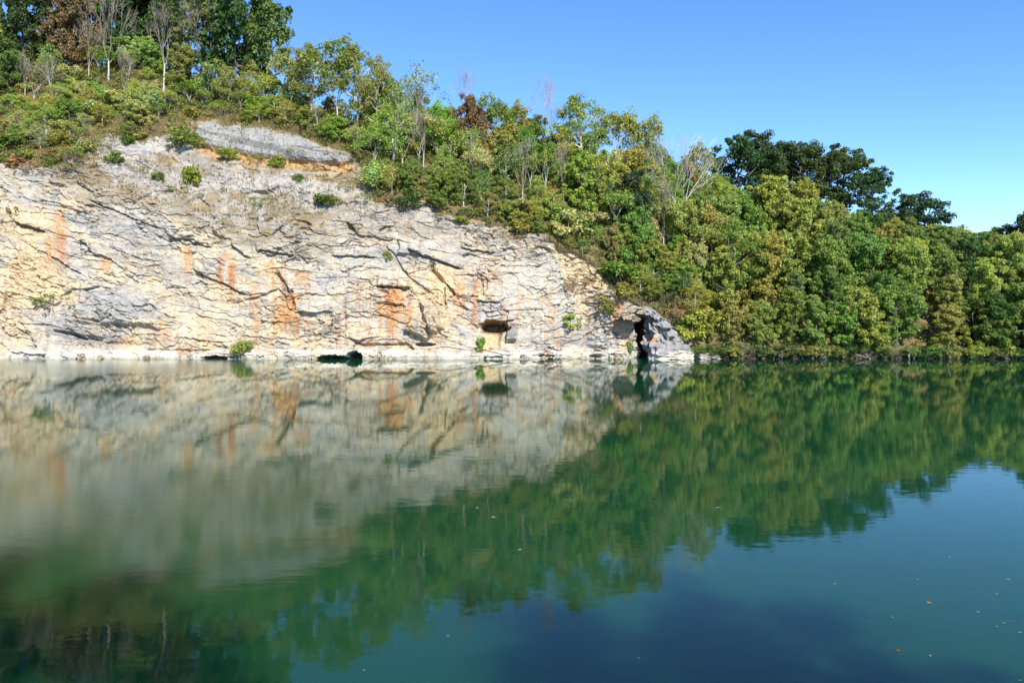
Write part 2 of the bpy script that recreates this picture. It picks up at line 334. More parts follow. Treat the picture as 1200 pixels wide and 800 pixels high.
# the weathered zone above the face
u2 = sm(1.8, 2.2, SEG + .25 * n_a); paint(u2 * .95, C(.255, .23, .195)); paint(u2 * sm(-.1, .35, n_a + .3 * n_d), C(.26, .2, .12)); paint(u2 * sm(.1, .5, n_b + .1) * .5, C(.34, .325, .30)); paint(u2 * sm(.1, .4, fbm(U / 4, V / 3, 451, 4)), C(.22, .17, .09))
blob(180, 172, 60, 16, C(.36, .35, .34), .8); blob(310, 217, 130, 11, C(.38, .365, .345), .75, 4); blob(250, 240, 160, 14, C(.24, .195, .13), .7, 3); blob(90, 205, 60, 12, C(.22, .175, .12), .7, 10); paint(u2 * (i2 > .62) * .6, C(.36, .345, .32)); paint(u2 * (i3 > .75) * .5, C(.2, .19, .18))
paint(slab * .95, C(.27, .27, .268)); sl = fbm((PP + .2 * RR) / 55, (RR - .2 * PP) / 4.5, 461, 4)
paint(slab * sm(.0, .22, sl) * .85, C(.13, .13, .135)); paint(under * .85, C(.42, .27, .12)); paint(under * sm(0, .4, n_d) * .7, C(.33, .18, .08))
# slope right of the white face
sc = step * (SEG >= 1) * sm(742, 700, PP + 30 * n_a); paint(sc * .6, C(.55, .45, .29)); blob(700, 322, 40, 22, C(.5, .4, .24), .7, 35); blob(712, 372, 24, 34, GREY, .85, -25); streak(728, 335, 375, 6, ORANGE, .8)
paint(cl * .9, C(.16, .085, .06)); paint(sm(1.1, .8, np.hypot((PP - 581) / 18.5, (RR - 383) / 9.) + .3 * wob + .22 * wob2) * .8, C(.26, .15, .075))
paint(shelf * sm(-.2, .3, n_b + .2) * .9, C(.66, .62, .54)); paint(sm(418.6, 419.6, RR) * .6, C(.3, .27, .2))
paint(sm(2.95, 3.02, SEG + .02 * n_b), C(.3, .22, .12))
colr *= (1 + .10 * n_d + .08 * fbm(U * 2, V * 3, 471, 2))[..., None]

nr, nc = D.shape
idx = np.arange(nr * nc).reshape(nr, nc)
quads = np.stack([idx[:-1, :-1], idx[:-1, 1:], idx[1:, 1:], idx[1:, :-1]], -1).reshape(-1, 4)
isrock = ((SEG + .03 * n_b < 3.0) & (PP < 822) & (SEG > .6))[:-1, :-1].ravel()
VV = np.stack([XD, YD, ZD], -1).reshape(-1, 3); CC = colr.reshape(-1, 3)
def sub(mask, name, mat, colour=False):
    q = quads[mask]; u, inv = np.unique(q, return_inverse=True)
    me = mesh_from(name, VV[u], inv.reshape(-1, 4), mat)
    if colour:
        at_ = me.color_attributes.new("rock_colour", 'FLOAT_COLOR', 'POINT')
        at_.data.foreach_set("color", np.concatenate([CC[u], np.ones((len(u), 1))], 1).astype(np.float32).ravel())
    return link(name, me)
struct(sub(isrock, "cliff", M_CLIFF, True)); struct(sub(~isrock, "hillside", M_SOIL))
segv = np.array(seg)
def ground(px, s):                        # point on the terrain in column px at profile position s
    c = np.clip(np.interp(px, PX, np.arange(nc)), 0, nc - 1.001); r = np.clip(np.interp(s, segv, np.arange(nr)), 0, nr - 1.001)
    i, j = int(r), int(c); fr_, fc = r - i, c - j; G = VV.reshape(nr, nc, 3)
    return (G[i, j] * (1 - fr_) + G[i + 1, j] * fr_) * (1 - fc) + (G[i, j + 1] * (1 - fr_) + G[i + 1, j + 1] * fr_) * fc
def ground_px(px, row):                   # front surface of the rock at photo column/row (face and weathered zone)
    j = int(np.argmin(abs(PX - px))); i = nA + int(np.argmin(abs(RR[nA:nA + NB + NC + ND, j] - row))); return VV.reshape(nr, nc, 3)[i, j]

# lake bed / distant ground, near bank
me = mesh_from("ground", [(-3000, -3000, -9), (3000, -3000, -9), (3000, 3000, -9), (-3000, 3000, -9)], [(0, 1, 2, 3)], M_SOIL); struct(link("ground", me))
gx, gy = np.meshgrid(np.linspace(-70, 70, 90), np.linspace(-70, 9, 50))
gz = np.interp(gy + 1.5 * fbm(gx / 6, gy / 6, 501, 3), [-70, -8, 1, 3, 9], [9.5, 8.6, 7.4, 4.5, -8.5]) + fbm(gx / 4, gy / 4, 502, 3) * .25
idn = np.arange(gx.size).reshape(gx.shape); qn = np.stack([idn[:-1, :-1], idn[:-1, 1:], idn[1:, 1:], idn[1:, :-1]], -1).reshape(-1, 4)
struct(link("near_bank", mesh_from("near_bank", np.stack([gx, gy, gz], -1).reshape(-1, 3), qn, M_SOIL, True)))

# ------------------------------------------------------------------ WATER
def water_material():
    m, t, out = new_mat("lake_water"); L = t.links.new
    tc = N(t, "ShaderNodeTexCoord"); sp = N(t, "ShaderNodeSeparateXYZ"); L(tc.outputs["Object"], sp.inputs[0])
    # breeze: patches of fine ripples lie on the left half of the lake and along the far left shore
    nz = N(t, "ShaderNodeTexNoise", i_Scale=.06, i_Detail=3); L(tc.outputs["Object"], nz.inputs[0])
    def math_(op, a, b=None, c=None):
        n = N(t, "ShaderNodeMath", operation=op)
        for k, v in enumerate((a, b, c)):
            if v is None: continue
            if isinstance(v, (int, float)): n.inputs[k].default_value = v
            else: L(v, n.inputs[k])
        return n.outputs[0]
    def sstep(x, a, b):
        n = N(t, "ShaderNodeMapRange", interpolation_type='SMOOTHSTEP'); L(x, n.inputs[0]); n.inputs[1].default_value = a; n.inputs[2].default_value = b; return n.outputs[0]
    xw = math_('MULTIPLY_ADD', nz.outputs[0], 14.0, sp.outputs[0])
    ratio = math_('DIVIDE', xw, math_('ADD', sp.outputs[1], 12.0))
    left = sstep(ratio, .12, -.25)
    nearband = math_('MULTIPLY', left, sstep(sp.outputs[1], 54.0, 33.0))
    nearband = math_('MULTIPLY', nearband, sstep(sp.outputs[1], 21.0, 28.0))
    far = math_('MULTIPLY', sstep(math_('MULTIPLY_ADD', nz.outputs[0], 24.0, sp.outputs[1]), 118.0, 134.0), sstep(xw, -22.0, -48.0))
    m1 = N(t, "ShaderNodeMapping"); m1.inputs["Scale"].default_value = (.8, 1.6, 1); L(tc.outputs["Object"], m1.inputs[0])
    w1 = N(t, "ShaderNodeTexNoise", i_Scale=.9, i_Detail=2, i_Roughness=.5); L(m1.outputs[0], w1.inputs[0])
    w2 = N(t, "ShaderNodeTexNoise", i_Scale=8.0, i_Detail=3, i_Roughness=.65); L(m1.outputs[0], w2.inputs[0])
    amp2 = math_('MULTIPLY_ADD', nearband, .0013, .0003)
    hgt = math_('ADD', math_('MULTIPLY', w1.outputs[0], .0035), math_('MULTIPLY', w2.outputs[0], amp2))
    bp = N(t, "ShaderNodeBump", i_Strength=1.0, i_Distance=1.0); L(hgt, bp.inputs["Height"])
    fr = N(t, "ShaderNodeFresnel", i_IOR=1.42); L(bp.outputs[0], fr.inputs["Normal"])
    gl = N(t, "ShaderNodeBsdfGlossy"); gl.inputs[0].default_value = (.93, .97, .95, 1); L(bp.outputs[0], gl.inputs["Normal"])
    L(math_('MULTIPLY_ADD', far, .16, math_('MULTIPLY_ADD', nearband, .007, .005)), gl.inputs["Roughness"])
    df = N(t, "ShaderNodeSubsurfaceScattering", falloff="BURLEY"); df.inputs["Color"].default_value = (.007, .050, .019, 1); df.inputs["Scale"].default_value = 3.0; df.inputs["Radius"].default_value = (.5, 1.0, 1.0)
    mx = N(t, "ShaderNodeMixShader"); L(fr.outputs[0], mx.inputs[0]); L(df.outputs[0], mx.inputs[1]); L(gl.outputs[0], mx.inputs[2]); L(mx.outputs[0], out.inputs[0]); return m
me = mesh_from("water", [(-320, -12, 0), (320, -12, 0), (320, 156, 0), (-320, 156, 0)], [(0, 1, 2, 3)], water_material()); struct(link("water", me))

# ------------------------------------------------------------------ TREES
def tube(VL, FL, pts, rad, n=5):
    b = sum(len(v) for v in VL); pts = [np.array(p, float) for p in pts]; ring = []
    for k, p in enumerate(pts):
        d = pts[min(k + 1, len(pts) - 1)] - pts[max(k - 1, 0)]; d /= np.linalg.norm(d) + 1e-9
        a = np.cross(d, (0, 1, .3) if abs(d[1]) < .8 else (1, 0, .2)); a /= np.linalg.norm(a) + 1e-9; c = np.cross(d, a)
        th = np.arange(n) * 2 * math.pi / n
        ring.append(p + rad[k] * (np.cos(th)[:, None] * a + np.sin(th)[:, None] * c))
    VL.append(np.concatenate(ring))
    f = []
    for k in range(len(pts) - 1):
        for j in range(n): f.append((b + k * n + j, b + k * n + (j + 1) % n, b + (k + 1) * n + (j + 1) % n, b + (k + 1) * n + j))
    FL.append(np.array(f))
def leaves(rs, cen, rad, cnt, size, up=.5, flat=.7):
    cen = np.repeat(np.asarray(cen, float), cnt, 0); rad = np.repeat(np.asarray(rad, float), cnt); n = len(cen)
    d = rs.normal(size=(n, 3)); d /= np.linalg.norm(d, axis=1)[:, None]; d[:, 2] = np.where(rs.random(n) < up, abs(d[:, 2]), d[:, 2])
    r = rad * rs.random(n) ** .45
    p = cen + d * r[:, None] * np.array([1, 1, flat])
    nrm = d * .8 + rs.normal(size=(n, 3)) * .55 + np.array([0, 0, .55]); nrm /= np.linalg.norm(nrm, axis=1)[:, None]
    t = np.cross(nrm, rs.normal(size=(n, 3))); t /= np.linalg.norm(t, axis=1)[:, None]; b = np.cross(nrm, t)
    s = (size * (.6 + .8 * rs.random(n)))[:, None]
    Vv = np.stack([p - t * s * .75, p + b * s * .42 + nrm * s * .06, p + t * s * .75, p - b * s * .42 + nrm * s * .06], 1).reshape(-1, 3)
    return Vv, np.arange(4 * n).reshape(-1, 4)
def branchy(rs, VL, FL, p, d, length, r, depth, spread, tips, n=4, gravity=.0, kids=(2, 3), ratio=.72):
    k = 3; pts = [p]; rad = [r]; q = np.array(p, float); dd = np.array(d, float)
    for j in range(k):
        dd = dd + rs.normal(size=3) * .13 + np.array([0, 0, .06 - gravity]); dd /= np.linalg.norm(dd); q = q + dd * length / k; pts.append(q.copy()); rad.append(r * (1 - .32 * (j + 1) / k))
    tube(VL, FL, pts, rad, n)
    if depth == 0: tips.append(q); return
    m = rs.integers(kids[0], kids[1] + 1)
    for j in range(m):
        a = rs.normal(size=3); a -= dd * a.dot(dd); a /= np.linalg.norm(a) + 1e-9
        nd = dd + a * spread * (.6 + .8 * rs.random()); nd /= np.linalg.norm(nd)
        st = pts[-1] if j < 2 else pts[-2]
        branchy(rs, VL, FL, st, nd, length * ratio * (.8 + .4 * rs.random()), rad[-1] * (.8 if j == 0 else .62), depth - 1, spread, tips, 4 if depth > 1 else 3, gravity, kids, ratio)
def build(VL, FL, name, mat): return mesh_from(name, np.concatenate(VL), np.concatenate(FL), mat)

def proto_broad(seed, wid=.42, base=.16, nl=7, clumps=58, per=95, leaf=.034, cr=.105, bark=M_BARK, lean=0.):
    """leafy tree of height 1: lobes of foliage round a forked trunk"""
    rs = np.random.default_rng(seed); VL, FL = [], []
    top = np.array([lean + rs.normal() * .04, rs.normal() * .04, .66])
    pts = [np.array([0, 0, -.05]), np.array([rs.normal() * .012, rs.normal() * .012, .2]), top * .6 + np.array([0, 0, .02]), top]
    tube(VL, FL, pts, [.026, .02, .014, .006], 7)
    lobes = []
    for k in range(nl):
        a = 2.4 * k + rs.random(); zz = base + .14 + (1 - base - .3) * ((k + rs.random()) / nl); env = math.sin(math.pi * min(1, max(.12, (zz - base) / (1.05 - base)) ** .75))
        rr = wid * (.35 + .55 * rs.random()) * env
        lobes.append((np.array([math.cos(a) * rr + lean * zz, math.sin(a) * rr, zz]), (.13 + .09 * rs.random()) * (wid / .42) ** .5))
    lobes.append((np.array([lean, 0, .83]), .14))
    cen = []
    for k in range(clumps):
        c, r = lobes[rs.integers(len(lobes))]; d = rs.normal(size=3); d /= np.linalg.norm(d); d[2] = d[2] * .8 + .12
        p = c + d * r * (.4 + .95 * rs.random() ** 1.3); p[2] = min(max(p[2], .015, base * .7), .97); cen.append(p)
    for c, r in lobes:
        s = pts[1] + (pts[3] - pts[1]) * min(.95, max(0, (c[2] - .3) / .6)); mid = (s + c) / 2 + rs.normal(size=3) * .02 - np.array([0, 0, .02]); tube(VL, FL, [s, mid, c], [.012, .008, .004], 5)
        for p in [q for q in cen if np.linalg.norm(q - c) < r * 1.1][:5]: tube(VL, FL, [c, (c + p) / 2 + rs.normal(size=3) * .01, p], [.004, .003, .0015], 3)
    Vl, Fl = leaves(rs, cen, cr * (.6 + .7 * rs.random(len(cen))), per, leaf)
    return dict(trunk=build(VL, FL, "trunk", bark), crown=mesh_from("crown", Vl, Fl, M_LEAF))
def proto_airy(seed, per=9, leaf=.03, wid=.5, depth=5, bark=M_PALE, trunk=.3, cr=.05):
    """slender half bare tree: forked pale limbs with a thin scatter of leaves"""
    rs = np.random.default_rng(seed); VL, FL, tips = [], [], []
    p1 = np.array([rs.normal() * .02, rs.normal() * .02, trunk]); tube(VL, FL, [np.array([0, 0, -.05]), p1 * .7, p1], [.012, .0095, .0075], 6)
    for k in range(4):
        a = 1.6 * k + rs.random() * 1.2; d = np.array([math.cos(a) * wid * .7, math.sin(a) * wid * .7, 1.0]); d /= np.linalg.norm(d)
        branchy(rs, VL, FL, p1 * (.72 + .09 * k), d, .24, .0062, depth - 1, wid * 1.1, tips)
    t = build(VL, FL, "trunk", bark); out = dict(trunk=t)
    if per: Vl, Fl = leaves(rs, tips, np.full(len(tips), cr), per, leaf, .4, .9); out['crown'] = mesh_from("crown", Vl, Fl, M_LEAF)
    return out
def proto_bare(seed, wid=.62, bark=M_PALE, trunk=.22, stems=4, thick=1.):
    rs = np.random.default_rng(seed); VL, FL, tips = [], [], []
    p1 = np.array([rs.normal() * .02, 0, trunk]); T, TF = [], []
    tube(T, TF, [np.array([0, 0, -.05]), p1 * .5 + rs.normal(size=3) * .006, p1 * 1.03], [.015, .012, .0095], 6)
    for k in range(stems):
        a = 2 * math.pi * k / stems + rs.random(); d = np.array([math.cos(a) * wid, math.sin(a) * wid, 1.0]); d /= np.linalg.norm(d)
        branchy(rs, VL, FL, p1 * (.8 + .05 * k), d, .26, .0068 * thick, 3, wid * .8, tips)
    for p in tips:
        d = p - np.array([0, 0, .2]); d /= np.linalg.norm(d); branchy(rs, VL, FL, p, d, .085, .0021, 2, .65, [], 3, kids=(3, 4), ratio=.8)
    return dict(trunk=build(T, TF, "trunk", bark), branches=build(VL, FL, "branches", bark if thick > 1 else M_TWIG))
def proto_shrub(seed, per=60, clumps=22, leaf=.075, flat=.85, wid=.55):
    rs = np.random.default_rng(seed); VL, FL = [], []; cen = []
    for k in range(clumps):
        a = rs.random() * 6.28; r = wid * math.sqrt(rs.random()); z = .15 + .65 * rs.random() * (1 - .5 * (r / wid) ** 2); cen.append((math.cos(a) * r, math.sin(a) * r, z))
    for c in cen[:10]: c = np.array(c); tube(VL, FL, [np.array([0, 0, -.1]), c * .5 + rs.normal(size=3) * .03, c], [.022, .015, .006], 4)
    Vl, Fl = leaves(rs, cen, .2 * (.6 + .8 * rs.random(clumps)), per, leaf, .5, flat)
    return dict(stem=build(VL, FL, "stem", M_TWIG), foliage=mesh_from("foliage", Vl, Fl, M_LEAF))
def proto_twiggy(seed, per=6):
    rs = np.random.default_rng(seed); VL, FL, tips = [], [], []
    for k in range(6):
        a = k * 1.05 + rs.random(); d = np.array([math.cos(a) * .7, math.sin(a) * .7, .9]); d /= np.linalg.norm(d); branchy(rs, VL, FL, np.array([0, 0, -.05]), d, .36, .014, 3, .6, tips, 3)
    Vl, Fl = leaves(rs, tips, np.full(len(tips), .08), per, .05, .4, .9)
    return dict(stem=build(VL, FL, "stem", M_TWIG), foliage=mesh_from("foliage", Vl, Fl, M_LEAF))

KIND = {
    'oak': [proto_broad(s, wid=.5, base=.06, nl=11, clumps=130, per=112, leaf=.023, cr=.076) for s in (11, 12, 13)],
    'broad': [proto_broad(s, wid=.46, base=-.06, nl=10, clumps=165, per=112, leaf=.0235, cr=.076) for s in (21, 22, 23, 24)],
    'tall': [proto_broad(s, wid=.33, base=-.02, nl=10, clumps=140, per=105, leaf=.0225, cr=.068) for s in (31, 32, 33)],
    'loose': [proto_broad(s, wid=.42, base=.08, nl=9, clumps=115, per=75, leaf=.0195, cr=.09, bark=M_PALE) for s in (41, 42, 43)],
    'airy': [proto_airy(s, per=16, leaf=.026, cr=.075, trunk=.2) for s in (51, 52, 53)],
    'thin': [proto_airy(s, per=4, leaf=.022, wid=.42, trunk=.26, cr=.07) for s in (61, 62, 63)],
    'bare': [proto_bare(s) for s in (71, 72)] + [proto_bare(73, .4, M_PALE, .35, 3)],
    'widebare': [proto_bare(75, .5, M_PALE, .1, 6, 1.2)],
    'shrub': [proto_shrub(s) for s in (81, 82, 83)],
    'drape': [proto_shrub(s, per=70, clumps=26, leaf=.085, wid=.42) for s in (84, 85)],
    'twiggy': [proto_twiggy(s) for s in (91, 92)],
}
NAMES = dict(oak='oak_tree', broad='broadleaf_tree', tall='tall_tree', loose='open_crowned_tree', airy='slender_tree', thin='half_bare_tree', bare='bare_tree', widebare='bare_tree', shrub='shrub', drape='vine_covered_shrub', twiggy='dry_bush')
TONE = dict(dark=(.03, .056, .024), deep=(.036, .066, .02), mid=(.08, .122, .03), bright=(.105, .155, .036), lime=(.15, .2, .036), olive=(.135, .16, .04), gold=(.15, .17, .045), bronze=(.14, .13, .055), russet=(.105, .08, .048), grey=(.165, .185, .085), dry=(.2, .15, .085))
placed = []
count = {}
def plant(kind, p, height, tone, width=None, rz=None, label=None, cat=None, group=None, tilt=0., lm=None, name=None, gain=1.):
    var = KIND[kind]; k = count.get(kind, 0); count[kind] = k + 1; pr = var[k % len(var)]
    root = bpy.data.objects.new(name or NAMES[kind], None); COL.objects.link(root)
    root.empty_display_size = .5; root.location = p; root.rotation_euler = (tilt * .4, tilt, rz if rz is not None else random.uniform(0, 6.283))
    sw = height * (width or 1.); root.scale = (sw, sw, height)
    c = np.array(TONE[tone]) * np.array([2.15, 1.98, 1.85]) * gain * (1 + np.array([random.uniform(-.16, .2), random.uniform(-.13, .13), random.uniform(-.15, .15)]))
    for part, me in pr.items():
        o = bpy.data.objects.new(part, me); COL.objects.link(o); o.parent = root; o.color = (*c, 1)
    root['category'] = cat or ('shrub' if kind in ('shrub', 'drape') else 'bush' if kind == 'twiggy' else 'tree')
    if group: root['group'] = group
    if label: root['label'] = label
    placed.append(dict(o=root, kind=kind, tone=tone, p=np.array(p), h=height, label=label, lm=lm))
    return root
def plant_img(kind, px, s, top, tone, **kw):          # stand on the slope in column px, profile position s, tall enough to reach photo row top
    p = ground(px, s); h = zrow(top, p[1]) - p[2]; return plant(kind, p - np.array([0, 0, .15]), max(h, 1.), tone, **kw)
def far_tree(kind, px, Y, base_row, top, tone, **kw):
    p = at(px, base_row, Y); return plant(kind, p, zrow(top, Y) - p[2], tone, **kw)

SKY = [(-300, -60), (0, -40), (300, -45), (322, 0), (331, 52), (345, 58), (365, 50), (380, 44), (395, 37), (420, 52), (442, 64), (457, 70), (462, 86), (485, 66), (510, 92), (530, 126), (540, 108), (560, 112), (577, 104), (600, 118), (620, 130), (640, 118), (682, 110), (702, 125), (722, 116), (740, 142), (752, 128), (764, 148), (775, 176), (800, 176), (825, 176), (841, 186), (850, 210), (900, 215), (950, 218), (1000, 235), (1040, 245), (1100, 255), (1125, 266), (1165, 266), (1180, 262), (1500, 240)]
HERO = [
  # far skyline oaks on the plateau
  ('oak', dict(px=868, Y=253, base=262, top=157, tone='dark', width=.85), 'large dark oak on the skyline, leftmost of the dark group above the olive trees', 'leftmost dark skyline oak'),
  ('oak', dict(px=897, Y=258, base=262, top=153, tone='dark', width=.8), 'very dark oak rising highest in the dark skyline group', 'highest dark skyline oak'),
  ('oak', dict(px=928, Y=252, base=258, top=159, tone='deep', width=.85), 'grey-green oak in the middle of the dark skyline group', None),
  ('loose', dict(px=958, Y=255, base=252, top=166, tone='deep', width=1.0), 'thin see-through oak with bare stems showing in the dark skyline group', 'see-through skyline oak'),
  ('oak', dict(px=985, Y=250, base=256, top=170, tone='deep', width=.95), 'rounded dark oak at the right end of the close skyline group', None),
  ('oak', dict(px=1022, Y=240, base=268, top=195, tone='dark', width=.75), 'small dark oak standing apart with sky on both sides of its crown', 'small detached oak'),
  ('oak', dict(px=1072, Y=212, base=312, top=219, tone='dark', width=1.05), 'broad dark oak alone above the yellow-green trees, nearest the low notch of the skyline', 'lone broad dark oak'),
  ('broad', dict(px=1128, Y=196, base=340, top=264, tone='olive', width=.9), 'olive tree forming the skyline just left of the low notch', None),
  ('broad', dict(px=1160, Y=199, base=340, top=265, tone='mid', width=.9), 'green tree forming the skyline just right of the low notch', None),
  ('oak', dict(px=1202, Y=195, base=330, top=246, tone='deep', width=.9), 'dark rounded tree cut by the right edge of the view on the skyline', 'right edge dark tree'),
]
SLOPE = [
  # kind, px, s, top row, tone, width, label, landmark phrase
  ('oak', 276, 3.95, -48, 'deep', .62, 'huge green tree filling the upper left sky, its right side a sharp edge of sky', 'huge green tree'),
  ('oak', 308, 4.05, -20, 'mid', .55, 'second huge green tree, its crown ending where the open blue sky starts', None),
  ('oak', 152, 4.03, -40, 'dark', .62, 'blackish green tree behind the white dead trunks at the top left', 'blackish tree'),
  ('oak', 28, 3.92, -25, 'deep', .6, 'big dense green tree in the top left corner', 'big tree in the top corner'),
  ('broad', 87, 3.93, -20, 'russet', .6, 'tall russet brown tree beside the dead trunks at the top left', 'tall russet tree'),
  ('oak', 112, 4.12, -70, 'deep', .6, 'tall dark green tree behind the gap between the russet tree and the white dead trunks', None),
  ('oak', 172, 4.12, -70, 'mid', .6, 'tall green tree behind the top of the pale leaning dead tree', None),
  ('oak', 240, 4.02, -45, 'mid', .6, 'leafy green tree behind the huge green tree at the top of the view', None),
  ('oak', 192, 4.06, -50, 'deep', .6, 'tall green tree behind the pale leaning dead tree', None),
  ('oak', 60, 4.03, -40, 'deep', .6, 'deep green tree behind the tall russet tree', None),
  ('oak', -20, 3.95, -40, 'mid', .6, 'leafy green tree cut by the left edge of the view', None),
  ('tall', 8, 3.6, 40, 'mid', .8, 'green tree low in the top left corner in front of the big dense one', None),
  ('bare', 128, 3.75, -12, 'dry', .75, 'white dead tree with several upright trunks left of the blackish tree', 'white dead trunks'),
  ('bare', 104, 3.8, 18, 'dry', .6, 'thin white dead tree standing in front of the russet tree', None),
  ('bare', 192, 3.62, 10, 'dry', .8, 'pale leaning dead tree with a bare forked top left of the yellow tree', None),
  ('bare', 146, 3.5, 58, 'dry', .6, 'short pale dead snag with a forked stem below the white dead trunks', None),
  ('tall', 213, 3.55, 50, 'gold', .85, 'bright yellow pointed tree in front of the huge green tree', 'bright yellow tree'),
  ('twiggy', 251, 3.5, 68, 'grey', .9, 'grey leafless bush right of the bright yellow tree', None),
  ('bare', 237, 3.9, 0, 'dry', .8, 'bare grey branches spread against the huge green tree', None),
  ('airy', 342, 3.93, 52, 'grey', .9, 'pale feathery tree against the sky just right of the huge green tree', 'feathery pale tree'),
  ('loose', 366, 3.9, 50, 'olive', .9, 'soft olive tree between the feathery tree and the tallest airy tree', None),
  ('airy', 396, 3.9, 36, 'olive', .8, 'tallest airy olive tree on the left skyline with a ragged top', 'tallest airy olive tree'),
  ('loose', 419, 3.9, 52, 'gold', .7, 'golden olive tree tucked behind the tallest airy tree', None),
  ('loose', 443, 3.75, 64, 'gold', .55, 'orange-tinged tree with a long pale trunk and a small crown on the skyline', 'orange-tinged tree'),
  ('thin', 486, 3.8, 64, 'grey', .75, 'half bare grey tree with few leaves against the sky', 'half bare grey tree'),
  ('thin', 470, 3.7, 86, 'grey', .6, 'slim half bare tree just right of the orange-tinged crown', None),
  ('thin', 505, 3.85, 92, 'deep', .6, 'half bare tree with leafy arms reaching right into the sky', None),
  ('bare', 545, 3.85, 88, 'dry', .55, 'bare grey tree rising out of the russet crown on the skyline', 'bare grey skyline tree'),
  ('broad', 551, 3.75, 110, 'russet', .6, 'small dark russet tree on the middle skyline', 'small russet tree'),
  ('airy', 577, 3.85, 103, 'olive', .75, 'airy yellow-green tree right of the small russet tree', 'airy yellow-green tree'),
  ('loose', 604, 3.85, 116, 'olive', .7, 'olive tree on the skyline left of the pale leafless tree', None),
  ('bare', 640, 3.85, 95, 'dry', .7, 'pale leafless tree with a haze of fine twigs on the middle skyline', 'pale leafless skyline tree'),
  ('loose', 682, 3.85, 109, 'gold', .8, 'orange-gold leafy tree on the skyline right of the pale leafless tree', 'orange-gold skyline tree'),
  ('thin', 702, 3.85, 124, 'grey', .6, 'wispy grey tree between the orange-gold tree and the tall sycamore', None),
  ('airy', 722, 3.8, 114, 'gold', .62, 'tall thin sycamore with a leaning pale trunk against the sky', 'tall thin sycamore'),
  ('airy', 750, 3.88, 127, 'gold', .6, 'lopsided yellow-green tree leaning right into the sky beside the tall sycamore', None),
  ('broad', 762, 4.02, 163, 'dark', .8, 'dark green round tree behind the white bare tree', 'dark round tree'),
  ('widebare', 795, 3.62, 147, 'dry', .78, 'spreading white bare tree standing out against darker trees', 'spreading white bare tree'),
  ('broad', 815, 4.0, 170, 'olive', .9, 'low olive tree behind the right side of the white bare tree', None),
  ('tall', 682, 3.35, 172, 'lime', .7, 'lime green vine-hung tree glowing in the middle of the wooded slope', 'lime green vine-hung tree'),
  ('bare', 661, 3.42, 160, 'dry', .3, 'dark bare trunk just left of the lime green tree', None),
  ('broad', 737, 3.45, 195, 'dark', .8, 'dark green tree in shade below the tall sycamore', 'shaded dark tree'),
  ('tall', 905, 3.6, 200, 'gold', .75, 'tall pointed golden-olive tree in front of the dark skyline oaks', 'tall golden-olive tree'),
  ('tall', 938, 3.68, 208, 'olive', .7, 'tall olive tree on the right shoulder of the golden-olive tree', None),
  ('broad', 745, 3.2, 238, 'bright', .7, 'fresh green leafy tree above the orange earth by the cleft', 'fresh green tree'),
  ('broad', 720, 3.13, 262, 'bronze', .6, 'bronze leafy small tree at the edge of the bare scree', None),
  ('tall', 1035, 3.5, 262, 'gold', .7, 'yellow-green tree with large gold leaves below the lone broad dark oak', 'gold-leaved tree'),
  ('broad', 1160, 3.28, 330, 'grey', .55, 'grey-green willowy tree near the right edge', 'willowy grey-green tree'),
]
KW = lambda **k: k
for kind, d, lab, lm in HERO:
    far_tree(kind, d['px'], d['Y'], d['base'], d['top'], d['tone'], width=d['width'], label=lab, lm=lm)
for kind, px, s, top, tone, wd, lab, lm in SLOPE:
    plant_img(kind, px, s, top, tone, width=wd, label=lab, lm=lm, tilt=.12 if 'lean' in lab else 0.)

